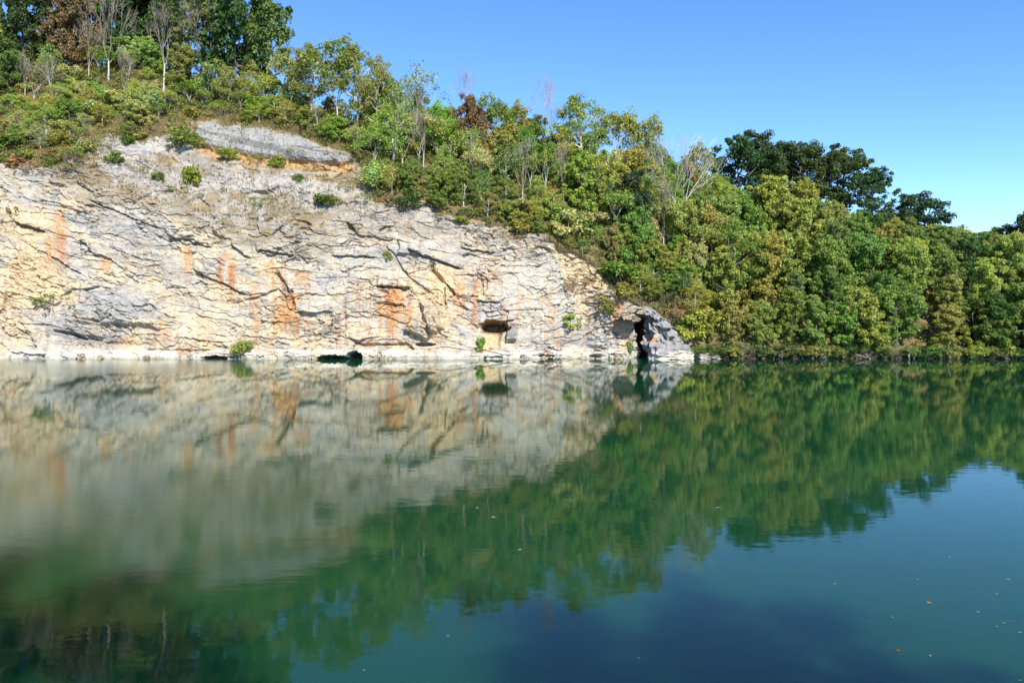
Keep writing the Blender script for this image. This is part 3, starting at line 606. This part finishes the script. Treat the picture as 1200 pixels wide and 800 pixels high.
# shrubs on the cliff (px, row of base, height in px, kind, tone, width, label)
CL = [
  (223, 219, 36, 'drape', 'lime', .62, 'bright lime green bush on the bare ledge below the grey slab', 'lime green ledge bush'),
  (137, 194, 20, 'shrub', 'bright', 1., 'small bright green bush on the pale rock below the upper left trees', 'small bright bush'),
  (185, 214, 17, 'shrub', 'mid', .8, 'small dark green tuft left of the lime green ledge bush', None),
  (62, 366, 27, 'twiggy', 'olive', 1.5, 'wide yellow-green bush growing low on the left of the cliff', 'wide bush low on the cliff'),
  (288, 416, 24, 'shrub', 'gold', .9, 'olive bush at the waterline left of the low cave', 'olive waterline bush'),
  (485, 409, 22, 'drape', 'lime', .5, 'narrow yellow-green plant by the water between two grey blocks', 'yellow-green waterside plant'),
  (565, 414, 26, 'drape', 'bright', .4, 'hanging green plant under the arched alcove', None),
  (668, 386, 22, 'shrub', 'lime', 1.0, 'yellow-green bush low on the white rock right of the alcove', 'bush on the white rock'),
  (706, 364, 26, 'shrub', 'olive', 1.0, 'round brownish green bush on the grey slope left of the cleft', 'round bush on the grey slope'),
  (720, 360, 20, 'twiggy', 'dry', 1.2, 'dry brown bush leaning over the orange earth', None),
  (679, 338, 24, 'twiggy', 'dry', 1.1, 'brown dry bush on the tan slope right of the white face', 'brown bush on the tan slope'),
  (668, 352, 28, 'twiggy', 'dry', .7, 'thin dry bush along the corner of the white face', None),
  (386, 242, 24, 'shrub', 'mid', 1.2, 'dark green bush at the top of the face right of centre ledge', 'dark bush on the face rim'),
  (480, 246, 28, 'shrub', 'deep', .9, 'dark round bush hanging at the rim above the grey blocks', 'dark round rim bush'),
  (452, 306, 16, 'shrub', 'olive', .7, 'small olive plant on the middle of the face', None),
  (298, 248, 20, 'twiggy', 'olive', .8, 'wispy olive bush on the scree under the grey slab', None),
  (270, 190, 26, 'shrub', 'gold', 1.0, 'yellow-green bush against the grey slab', 'yellow-green slab bush'),
  (300, 194, 22, 'twiggy', 'olive', 1.1, 'twiggy olive bush on the orange earth under the slab', None),
  (325, 196, 22, 'shrub', 'olive', .9, 'small olive bush on the orange earth below the right part of the slab', None),
  (215, 172, 30, 'shrub', 'olive', 1.2, 'olive green bush at the left end of the grey slab', 'left slab bush'),
  (350, 214, 15, 'shrub', 'mid', .8, 'tiny green tuft below the orange earth', None),
  (262, 268, 14, 'twiggy', 'olive', .8, 'sparse tuft on the lip of the cliff face', None),
  (740, 412, 18, 'drape', 'bright', .5, 'small green plant at the left side of the dark cleft', None),
  (822, 414, 12, 'shrub', 'olive', 1.6, 'low olive bush on the bank right of the grey rock fin', 'low bush beside the rock fin'),
  (4, 268, 40, 'twiggy', 'deep', .7, 'dark twiggy bush hanging at the left edge of the cliff', None),
  (505, 316, 10, 'shrub', 'olive', .8, 'tiny yellow-green plant in the orange crack', None),
  (800, 378, 26, 'twiggy', 'dry', 1.2, 'brown dry bush on the slope above the grey rock fin', 'brown bush above the fin'),
  (782, 360, 22, 'twiggy', 'russet', 1.2, 'reddish brown bush directly above the dark cleft', 'reddish bush above the cleft'),
]
for k in range(34):
    x_ = random.uniform(-20, 232); y_ = float(I(x_, ROCK)) + random.uniform(-4, 14); CL.append((x_, y_, random.uniform(12, 26), random.choice(['shrub', 'twiggy', 'twiggy', 'drape']), random.choice(['olive', 'grey', 'mid', 'gold', 'dry']), random.uniform(.9, 1.4), None, None))
CL += [(x_, y_, h_, k_, t_, w_, None, None) for x_, y_, h_, k_, t_, w_ in [(165, 206, 14, 'twiggy', 'olive', 1.), (200, 226, 10, 'shrub', 'olive', .9), (235, 236, 13, 'twiggy', 'mid', .8), (262, 226, 12, 'twiggy', 'grey', 1.), (310, 240, 16, 'twiggy', 'olive', .9),
    (340, 244, 12, 'twiggy', 'grey', 1.2), (365, 200, 14, 'twiggy', 'dry', 1.1), (410, 225, 20, 'twiggy', 'grey', 1.1), (425, 240, 18, 'twiggy', 'olive', 1.2), (455, 240, 18, 'twiggy', 'dry', 1.3), (120, 180, 18, 'twiggy', 'grey', 1.1), (100, 196, 22, 'twiggy', 'olive', 1.2), (75, 205, 18, 'twiggy', 'grey', 1.3), (30, 204, 20, 'twiggy', 'dry', 1.3), (520, 258, 14, 'twiggy', 'olive', 1.3), (570, 276, 12, 'twiggy', 'dry', 1.4), (605, 284, 12, 'twiggy', 'dry', 1.3), (540, 262, 14, 'shrub', 'olive', 1.2), (236, 174, 18, 'shrub', 'gold', 1.1), (345, 186, 18, 'twiggy', 'olive', 1.2), (700, 300, 12, 'twiggy', 'dry', 1.3), (690, 395, 10, 'twiggy', 'olive', 1.2)]]
for px, row, hp, kind, tone, wd, lab, lm in CL:
    p = ground_px(px, row); plant(kind, p + np.array([0, .25, -.2]), hp / 6, tone, width=wd, label=lab, lm=lm, group='bushes rooted on the quarry cliff')

# the wood on the slope: every tree placed on its own
pts = [d['p'] for d in placed]
def free(p, r):
    return all(np.linalg.norm(p - q) > r for q in pts)
def tone_for(px, row):
    r = random.random()
    if px < 330: tb = [('olive', .28), ('mid', .2), ('bright', .17), ('gold', .1), ('grey', .25)]
    elif px < 620: tb = [('olive', .3), ('mid', .22), ('bright', .1), ('gold', .08), ('grey', .28), ('bronze', .02)]
    elif px < 830: tb = [('olive', .3), ('mid', .25), ('bright', .15), ('gold', .12), ('bronze', .03), ('grey', .1), ('deep', .05)]
    else: tb = [('olive', .36), ('mid', .3), ('deep', .1), ('gold', .12), ('bright', .12)]
    for n_, wgt in tb:
        r -= wgt
        if r <= 0: return n_
    return tb[0][0]
auto = []
def try_plant(px, s, spacing, kinds, hmin, hmax, wmin, wmax, grp):
    p = ground(px, s)
    if not free(p, spacing): return
    h = random.uniform(hmin, hmax); lim = zrow(I(px, SKY) + random.uniform(2, 14), p[1]) - p[2]
    for a0, a1, rr_ in ((765, 832, 207), (90, 205, 92), (236, 262, 95), (640, 668, 190), (430, 460, 120), (464, 500, 118), (205, 224, 92)):
        if a0 < px < a1 and s < 3.75: lim = min(lim, zrow(rr_, p[1]) - p[2])
    if lim < 2.2: return
    h = min(h, lim); kind = random.choices([k for k, _ in kinds], [v for _, v in kinds])[0]
    pts.append(p); auto.append((kind, p - np.array([0, 0, .2]), h, tone_for(px, 0), random.uniform(wmin, wmax), grp))
for px in np.arange(828, 1300, 31):                                   # front row along the water
    try_plant(px + random.uniform(-8, 8), random.uniform(3.0, 3.05), 3.5, [('broad', 2), ('tall', 2)], 9.5, 16, .72, 1.0, 'trees leaning over the waterline')
for k in range(2600):
    px = random.uniform(800, 1290); s = random.uniform(3.1, 3.98)
    try_plant(px, s, 5.6 if s < 3.7 else 4.8, [('broad', 3), ('tall', 4), ('loose', 1)], 11, 18, .6, .88, 'trees on the right wooded slope')
for k in range(2600):
    px = random.uniform(432, 815); s = random.uniform(3.05, 3.98)
    if s < 3.3: try_plant(px, s, 3.3, [('shrub', 1), ('broad', 3), ('loose', 3), ('airy', 1), ('twiggy', .4)], 4.2, 8.5, .85, 1.15, 'low growth along the cliff rim')
    else: try_plant(px, s, 3.6, [('broad', 2.2), ('loose', 3), ('airy', 3.2), ('tall', 1.2), ('thin', 2.6), ('bare', .9)], 7.5, 14, .7, 1.0, 'trees on the middle slope')
for k in range(2600):
    px = random.uniform(-75, 440); s = random.uniform(3.12, 3.98)
    if px > 100 and s < 3.22 and random.random() < .7: continue
    if s < 3.4: try_plant(px, s, 2.9, [('shrub', 1), ('loose', 3), ('broad', 2), ('airy', 1.5), ('twiggy', .5)], 3.4, 6.5, .9, 1.25, 'low growth along the upper left rim')
    else: try_plant(px, s, 3.9, [('broad', 2.2), ('loose', 3), ('airy', 3), ('thin', 3), ('bare', 1.6)], 5.5, 11, .8, 1.15, 'trees on the upper left slope')
for k in range(1200):                                                 # thicket between the cliff rim and the fin
    px = random.uniform(590, 832); s = random.uniform(3.0, 3.5)
    if px > 745: try_plant(px, s, 2.9, [('broad', 3), ('shrub', 2), ('loose', 1)], 3.5, 7.5, .9, 1.2, 'thicket above the rock fin')
    else: try_plant(px, s, 2.5, [('shrub', 3), ('broad', 2), ('loose', 2), ('twiggy', .8)], 2.4, 5, .95, 1.3, 'thicket above the bare scree')
for k in range(1500):                                                 # bushes filling the upper left slope
    px = random.uniform(-60, 335); s = random.uniform(3.1, 3.8)
    if px > 100 and s < 3.2 and random.random() < .7: continue
    try_plant(px, s, 2.6, [('shrub', 2), ('twiggy', 1), ('loose', 2), ('broad', 1)], 2.4, 4.6, .95, 1.3, 'bushes on the upper left slope')
for px in np.arange(822, 1275, 8.5):                                  # low bushes trailing over the waterline
    p = ground(px + random.uniform(-3, 3), 2.6); auto.append((random.choice(['shrub', 'shrub', 'drape', 'twiggy']), p + np.array([0, -1.1, -.5]), random.uniform(1.5, 3.4), random.choice(['olive', 'mid', 'deep', 'deep']), random.uniform(.9, 1.4), 'low bushes along the wooded waterline'))
for k in range(500):                                                  # behind the ridge line, closing the sky gaps under the crowns
    px = random.uniform(-70, 1280); s = random.uniform(4.0, 4.25)
    try_plant(px, s, 5.5, [('broad', 3), ('loose', 2), ('tall', 1)], 7, 12, .7, .95, 'trees behind the ridge line')
for a in auto: plant(a[0], a[1], a[2], a[3], width=a[4], group=a[5], gain=1.38 if 'upper left' in a[5] else 1.28 if 'middle' in a[5] or 'rim' in a[5] else 1.18)   # leaf colour lifted by zone to make up for dim light on the slopes
print("AUTO", len(auto), {g: sum(1 for a in auto if a[5] == g) for g in set(a[5] for a in auto)})

# ------------------------------------------------------------------ labels that single out each tree of the wood
def proj(p, up=0.): return 600 + F * p[0] / p[1], HOR - F * (p[2] + up - EYE) / p[1]
FIXED = [('the arched alcove', 581, 384), ('the low waterline cave', 404, 415), ('the dark cleft', 752, 395), ('the grey rock fin', 788, 395), ('the smooth grey slab', 320, 165), ('the diagonal crack', 337, 343),
         ('the low notch in the skyline', 1140, 266), ('the bare scree corner', 690, 300)]
LM = [(d['lm'], *proj(d['p'], d['h'] * .55)) for d in placed if d['lm']]
LM = [('the ' + n, x, y) for n, x, y in LM] + FIXED
TW = dict(dark='blackish green', deep='deep green', mid='mid green', bright='fresh green', lime='lime green', olive='olive', gold='yellow-green', bronze='bronze', russet='russet', grey='grey-green', dry='brown')
KWD = dict(oak='dense tree', broad='leafy tree', tall='tall leafy tree', loose='open-crowned tree', airy='airy slender tree', thin='half bare tree', bare='bare tree', widebare='bare tree', shrub='rounded shrub', drape='vine-covered shrub', twiggy='twiggy bush')
used = {}
todo = []
for d in placed:
    if d['label']: used[d['label']] = 1; continue
    x, y = proj(d['p'], d['h'] * .55); best = sorted(LM, key=lambda l: math.hypot(l[1] - x, l[2] - y)); todo.append((math.hypot(best[0][1] - x, best[0][2] - y), d, x, y, best))
todo.sort(key=lambda q: q[0])
def direction(dx, dy):
    a = (math.degrees(math.atan2(-dy, dx)) + 360) % 360
    return ['right of', 'upper right of', 'above', 'upper left of', 'left of', 'lower left of', 'below', 'lower right of'][int((a + 22.5) // 45) % 8]
ORD = ['', 'second', 'third', 'fourth', 'fifth', 'sixth']
taken = {}
for dist, d, x, y, best in todo:
    words = TW[d['tone']] + ' ' + KWD[d['kind']]; done = False
    for rnk in range(3):
        for l in best[:5]:
            key = (words, l[0], direction(x - l[1], y - l[2])); n = taken.get(key, 0)
            if n == rnk:
                taken[key] = n + 1; lab = (words + ' nearest ' + key[2] + ' ' + l[0]) if n == 0 else (ORD[n] + ' nearest ' + words + ' ' + key[2] + ' ' + l[0])
                lab = lab if len(lab.split()) < 17 else lab.replace(' tall leafy tree', ' tall tree').replace(' the ', ' ', 1); lab = lab.replace('nearest above', 'closest above'); d['o']['label'] = lab; done = True; break
        if done: break
    if not done: d['o']['label'] = words + ' in the thick of the wood near ' + best[0][0]

# ------------------------------------------------------------------ stuff: undergrowth, grass
rs = np.random.default_rng(5)
cen, rad = [], []
for k in range(5200):
    px = rs.uniform(-90, 1300); s = rs.uniform(3.0, 4.15)
    if 90 < px < 440 and s < 3.25 and rs.random() < .85: continue
    p = ground(px, s); cen.append(p + np.array([0, 0, .35])); rad.append(rs.uniform(.6, 1.6))
Vl, Fl = leaves(rs, cen, np.array(rad), 60, .27, .8, .8)
o = struct(link("undergrowth", mesh_from("undergrowth", Vl, Fl, M_UNDER)), 'stuff'); o['label'] = 'tangled green undergrowth covering the wooded slope'
bl, bf = [], []
for k in range(15000):
    if rs.random() < .55: px = rs.uniform(-60, 445); s = rs.uniform(2.97, 3.45)
    elif rs.random() < .5: px = rs.uniform(60, 440); s = rs.uniform(2.02, 3.0)
    else: px = rs.uniform(640, 815); s = rs.uniform(2.0, 3.08)
    if s < 3 and vnoise(px / 30, s * 6, 777) < .4: continue
    p = ground(px, s); hh = rs.uniform(.25, .75)
    for j in range(4):
        a = rs.uniform(0, 6.28); q = p + np.array([math.cos(a), math.sin(a), 0]) * .15; d = np.array([math.cos(a) * .5, math.sin(a) * .5, 1]) * hh; t = np.array([-math.sin(a), math.cos(a), 0]) * .06
        b = len(bl); bl += [q - t, q + t, q + d * .6 + t * .7, q + d]; bf.append((b, b + 1, b + 2, b + 3))
o = struct(link("dry_grass", mesh_from("dry_grass", bl, bf, M_GRASS)), 'stuff'); o['label'] = 'straw coloured dry grass on the ledges above the cliff'

# ------------------------------------------------------------------ rocks that stand free
def rock_mesh(name, outline, y_front, depth, seed, taper=.5, mat=M_ROCK, rough=1.):
    """a block with the given outline (photo px, row), a broken front, sides and a back"""
    n = 30; xs = np.linspace(min(p[0] for p in outline['l']), max(p[0] for p in outline['r']), n)
    rows_ = 26; Vs = []
    tp, bt = outline['top'], outline['bot']
    g = []
    for k in range(rows_):
        t = k / (rows_ - 1); row = bt + (tp - bt) * t
        xl = np.interp(row, [p[1] for p in outline['l']], [p[0] for p in outline['l']]); xr = np.interp(row, [p[1] for p in outline['r']], [p[0] for p in outline['r']])
        ring = []
        for j in range(48):
            a = j / 48 * 2 * math.pi; cx, sy = math.cos(a), math.sin(a); m = max(abs(cx), abs(sy)) ** .55; cx, sy = cx / m, sy / m
            px = (xl + xr) / 2 + (xr - xl) / 2 * np.clip(cx, -1, 1); Y = y_front + depth * (.5 + .5 * np.clip(sy, -1, 1)) + t * taper * depth * (1 if sy < 0 else .2)
            ring.append(at(px, row, Y))
        g.append(ring)
    G = np.array(g); uu, vv = np.meshgrid(np.arange(48), np.arange(rows_)); cen_ = G.mean(1, keepdims=True)
    hA, eA, _ = facets(uu / 6. + 50, vv / 5. + seed, seed); hB, _, _ = facets(uu / 2.2, vv / 2. + seed, seed + 9)
    dirv = G - cen_; dirv[..., 2] = 0; dirv /= np.linalg.norm(dirv, axis=-1, keepdims=True) + 1e-6
    fade = np.minimum(1, np.linalg.norm(G - cen_, axis=-1) / 1.0)
    G = G + dirv * ((hA * .35 + hB * .2 - .15 * sm(.1, 0, eA)) * fade * rough)[..., None]
    V_ = np.concatenate([G.reshape(-1, 3), G[-1].mean(0)[None], G[0].mean(0)[None]]); ix = np.arange(rows_ * 48).reshape(rows_, 48)
    q = np.stack([ix[:-1], np.roll(ix[:-1], -1, 1), np.roll(ix[1:], -1, 1), ix[1:]], -1).reshape(-1, 4)
    tn = rows_ * 48; cap = [(ix[-1, j], ix[-1, (j + 1) % 48], ix[-1, (j + 2) % 48], tn) for j in range(0, 48, 2)] + [(ix[0, (j + 2) % 48], ix[0, (j + 1) % 48], ix[0, j], tn + 1) for j in range(0, 48, 2)]
    return mesh_from(name, V_, np.concatenate([q, np.array(cap)]), mat)
def rock_thing(name, me, col, lab, cat='rock', group=None):
    o = link(name, me); o.color = (*col, 1); o['label'] = lab; o['category'] = cat
    if group: o['group'] = group
    return o
fin_me = rock_mesh("rock_fin", dict(top=359, bot=421, l=[(756, 359), (756, 376), (760, 393), (760, 421)], r=[(763, 359), (773, 366), (781, 380), (795, 390), (803, 403), (811, 411), (813, 421)]), 147.9, 7.5, 3, .35, M_CLIFF, 2.5)
co = np.empty(len(fin_me.vertices) * 3, np.float32); fin_me.vertices.foreach_get("co", co); co = co.reshape(-1, 3); fpx, frow = 600 + F * co[:, 0] / co[:, 1], HOR - F * (co[:, 2] - EYE) / co[:, 1]
fc = np.zeros((len(co), 4), np.float32) + [.25, .25, .255, 1]
fn = fbm(fpx / 6, frow / 5, 601, 4)
m_ = sm(-.1, .25, fn)[:, None] * .7; fc[:, :3] = fc[:, :3] * (1 - m_) + np.array([.36, .345, .32]) * m_
m_ = (sm(1.1, .6, np.hypot((fpx - 765) / 6, (frow - 397) / 5.5) + .5 * fn) * .85)[:, None]; fc[:, :3] = fc[:, :3] * (1 - m_) + ORANGE * m_
m_ = (sm(403, 406, frow + 6 * fn) * sm(412, 408, frow + 4 * fn) * .7)[:, None]; fc[:, :3] = fc[:, :3] * (1 - m_) + DGREY * m_
m_ = (sm(413, 415.5, frow + 5 * fn) * .9)[:, None]; fc[:, :3] = fc[:, :3] * (1 - m_) + np.array([.56, .52, .45]) * m_
fin_me.color_attributes.new("rock_colour", 'FLOAT_COLOR', 'POINT').data.foreach_set("color", fc.ravel())
rock_thing("rock_fin", fin_me, (.4, .39, .38), 'grey wedge-shaped rock fin standing by the water right of the dark cleft')
for x_, t_, w_, h_, sd_, lab_ in ((737, 364, 17, 11, 23, 'pale round boulder wedged at the upper left of the dark cleft'), (752, 359, 16, 9, 27, 'pale broken block bridging the dark cleft beside the fin tip'), (745, 371, 9, 6, 33, 'small tan block lodged inside the top of the dark cleft')):
    rock_thing("wedged_rock", rock_mesh("wedged_rock", dict(top=t_, bot=t_ + h_, l=[(x_ - w_ * .25, t_), (x_ - w_ * .5, t_ + h_ * .5), (x_ - w_ * .3, t_ + h_)], r=[(x_ + w_ * .3, t_), (x_ + w_ * .5, t_ + h_ * .55), (x_ + w_ * .2, t_ + h_)]), 149.2, w_ / 6 * 1.1, sd_, .25), (.42, .36, .28), lab_)
for k, (px, wv, hv) in enumerate([(30, 7, 4), (95, 11, 5), (118, 6, 3), (172, 8, 3.5), (222, 10, 4.5), (312, 9, 4), (345, 6, 3), (366, 8, 4), (441, 11, 6), (458, 7, 4), (520, 9, 4), (548, 6, 3.5), (614, 8, 4), (655, 10, 4), (724, 8, 5)]):
    rock_thing("fallen_rock", rock_mesh("fallen_rock", dict(top=419 - hv, bot=422, l=[(px - wv * .3, 419 - hv), (px - wv * .5, 421)], r=[(px + wv * .25, 419 - hv), (px + wv * .5, 421)]), 147.2 + (k % 3) * .3, wv / 6, 200 + k * 7, .3), random.choice([(.5, .46, .4), (.42, .39, .35), (.46, .38, .28)]), 'pale broken rock lying at the waterline at the foot of the cliff', group='broken rocks along the foot of the cliff')
rock_thing("shore_rock", rock_mesh("shore_rock", dict(top=411, bot=422, l=[(776, 411), (768, 422)], r=[(806, 411), (813, 422)]), 146.6, 4, 29, .3), (.62, .58, .5), 'bleached flat rock at the waterline under the grey rock fin')
rock_thing("shore_rock", rock_mesh("shore_rock", dict(top=413.5, bot=421, l=[(823, 413), (819, 421)], r=[(838, 413), (844, 421)]), 148, 3, 31, .3), (.58, .55, .48), 'small pale flat rock on the bank right of the fin, beside the first waterline trees')
def slope_at(px, row):                     # the point of the slope seen at photo column/row
    j_ = int(np.argmin(abs(PX - px))); a0 = nA + NB + NC; i_ = a0 + int(np.argmin(abs(RR[a0:a0 + ND, j_] - row))); return VV.reshape(nr, nc, 3)[i_, j_]
def boulder(px, row, wpx, hpx, seed, col, lab):
    Yb = slope_at(px, row)[1] - .8
    rock_thing("boulder", rock_mesh("boulder", dict(top=row - hpx, bot=row + 3, l=[(px - wpx * .3, row - hpx), (px - wpx * .5, row - hpx * .5), (px - wpx * .45, row + 3)], r=[(px + wpx * .2, row - hpx), (px + wpx * .5, row - hpx * .6), (px + wpx * .5, row + 3)]), Yb, wpx / 6 * .8, seed, .3), col, lab)
boulder(346, 141, 18, 5, 37, (.5, .47, .42), 'low pale boulder among bushes above the right part of the grey slab')
boulder(365, 145, 7, 7, 41, (.55, .52, .47), 'small pointed white boulder in the grass right of the low pale boulder')
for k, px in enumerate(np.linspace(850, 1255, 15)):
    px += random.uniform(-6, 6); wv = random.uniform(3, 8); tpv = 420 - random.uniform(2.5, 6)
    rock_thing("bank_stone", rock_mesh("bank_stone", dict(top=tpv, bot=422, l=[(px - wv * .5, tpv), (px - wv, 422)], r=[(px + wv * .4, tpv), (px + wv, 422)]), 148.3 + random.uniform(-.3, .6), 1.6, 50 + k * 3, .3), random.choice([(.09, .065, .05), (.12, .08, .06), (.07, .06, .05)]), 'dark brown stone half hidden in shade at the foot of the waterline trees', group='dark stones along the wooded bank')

for k, px in enumerate((868, 912, 958, 1003, 1014, 1066, 1112, 1170)):
    VL, FL = [], []; q = np.array([(px - 600) / F * 148.6, 148.6, .9]); d = np.array([random.uniform(-.8, .8), -.7, -.32]); pts_ = [q]
    for j in range(6): d = d + np.array([random.uniform(-.25, .25), random.uniform(-.1, .1), random.uniform(-.1, .12)]); pts_.append(pts_[-1] + d * .42)
    tube(VL, FL, pts_, [.11, .1, .09, .075, .06, .045, .02], 6)
    for j in (2, 3, 4): tube(VL, FL, [pts_[j], pts_[j] + np.array([random.uniform(-.4, .4), random.uniform(-.3, .1), .35]), pts_[j] + np.array([random.uniform(-.7, .7), random.uniform(-.5, .1), .7])], [.045, .03, .012], 4)
    o = link("fallen_branch", build(VL, FL, "fallen_branch", M_TWIG)); o['label'] = 'grey dead branch fallen from the bank into the shaded edge of the water'; o['category'] = 'branch'; o['group'] = 'dead branches along the wooded bank'
# ------------------------------------------------------------------ fallen leaves afloat
def floating(px, row, size, col, lab, grp):
    size *= .68; Y = EYE * F / (row - HOR); p = np.array([(px - 600) / F * Y, Y, .012]); a = random.uniform(0, 6.28); Vs = []; n = 12
    prof = [1, .72, .92, .6, .85, .5, .7, .5, .85, .6, .92, .72]
    for k in range(n):
        th = a + k * 2 * math.pi / n; Vs.append((math.cos(th) * prof[k] * size, math.sin(th) * prof[k] * size * .8, random.uniform(0, .25) * size))
    me = bpy.data.meshes.new("fallen_leaf"); Vs2 = Vs + [(x, y, z - .006) for x, y, z in Vs] 
    faces = [tuple(range(n)), tuple(range(2 * n - 1, n - 1, -1))] + [(k, k + n, (k + 1) % n + n, (k + 1) % n) for k in range(n)]
    me.from_pydata(Vs2, [], faces); me.materials.append(M_LEAF); o = link("fallen_leaf", me); o.location = p; o.color = (*col, 1); o['label'] = lab; o['category'] = 'leaf'; o['group'] = grp
PALE, TANL, RED = (.36, .34, .26), (.42, .27, .12), (.35, .12, .06)
for px, row, s in [(978, 684, .1), (1182, 679, .1), (1168, 696, .08), (1146, 717, .1), (1176, 730, .08), (1168, 734, .07), (1046, 723, .07), (1090, 768, .07), (1195, 797, .08), (1113, 653, .08), (1075, 679, .07), (1195, 741, .09), (977, 729, .06)]:
    floating(px, row, s, PALE, 'small pale leaf afloat on the open water at the lower right', 'pale leaves afloat at the lower right')
for px, row, s in [(842, 595, .2), (819, 655, .07)]: floating(px, row, s, PALE, 'pale leaf afloat where the reflected treetops meet the reflected sky', 'pale leaves afloat under the reflected oaks')
for px, row, s in [(559, 595, .12), (578, 606, .17), (609, 644, .13)]: floating(px, row, s, PALE, 'pale leaf afloat on the dark green reflection in mid lake', 'pale leaves afloat in mid lake')
for px, row, s in [(525, 745, .07), (748, 771, .06), (426, 785, .05)]: floating(px, row, s, PALE, 'tiny pale leaf afloat near the bottom of the view', 'pale leaves afloat nearest the viewer')
floating(1088, 706, .14, TANL, 'tan leaf afloat among paler leaves at the lower right', 'brown leaves afloat at the lower right')
floating(1052, 762, .12, RED, 'reddish leaf afloat at the edge of the dark shadow', 'brown leaves afloat at the lower right')
floating(1187, 728, .07, RED, 'small reddish leaf afloat close to the right edge', 'brown leaves afloat at the lower right')
floating(1015, 722, .08, RED, 'small reddish leaf afloat left of the tan leaf', 'brown leaves afloat at the lower right')

# ------------------------------------------------------------------ trees on the near bank (they shade the near water)
def shade_tree(sx, sy, top, rad, lab):               # crown centre whose shadow falls on water point (sx, sy)
    t = (top * .78) / sdir.z; c = np.array([sx, sy, 0]) + np.array(sdir) * t
    gzv = float(np.interp(c[1], [-70, -8, 1, 3, 9], [9.5, 8.6, 7.4, 4.5, -2])); h = top - gzv
    plant('loose', np.array([c[0], c[1], gzv - .2]), h, 'deep', width=rad / (.44 * h), label=lab, group='trees on the near bank')
SHADE = [(7.2, 17.0, 27, 6.2, 'broad tree on the near bank shading the dark blue water'), (2.4, 15.6, 29, 5, 'second broad tree on the near bank left of the first'),
         (-9.5, 17.5, 33, 5, 'tall near bank tree shading the lower left water'), (-16, 19.5, 35, 6, 'tall near bank tree shading the left edge of the water'), (-24, 22, 35, 6.5, 'near bank tree at the far left behind the viewpoint')]
for a in SHADE: shade_tree(*a)
scn.cycles.max_bounces = 8; scn.cycles.transparent_max_bounces = 8; scn.cycles.diffuse_bounces = 3; scn.cycles.glossy_bounces = 3
scn.cycles.use_denoising = True; scn.cycles.caustics_reflective = False; scn.cycles.caustics_refractive = False
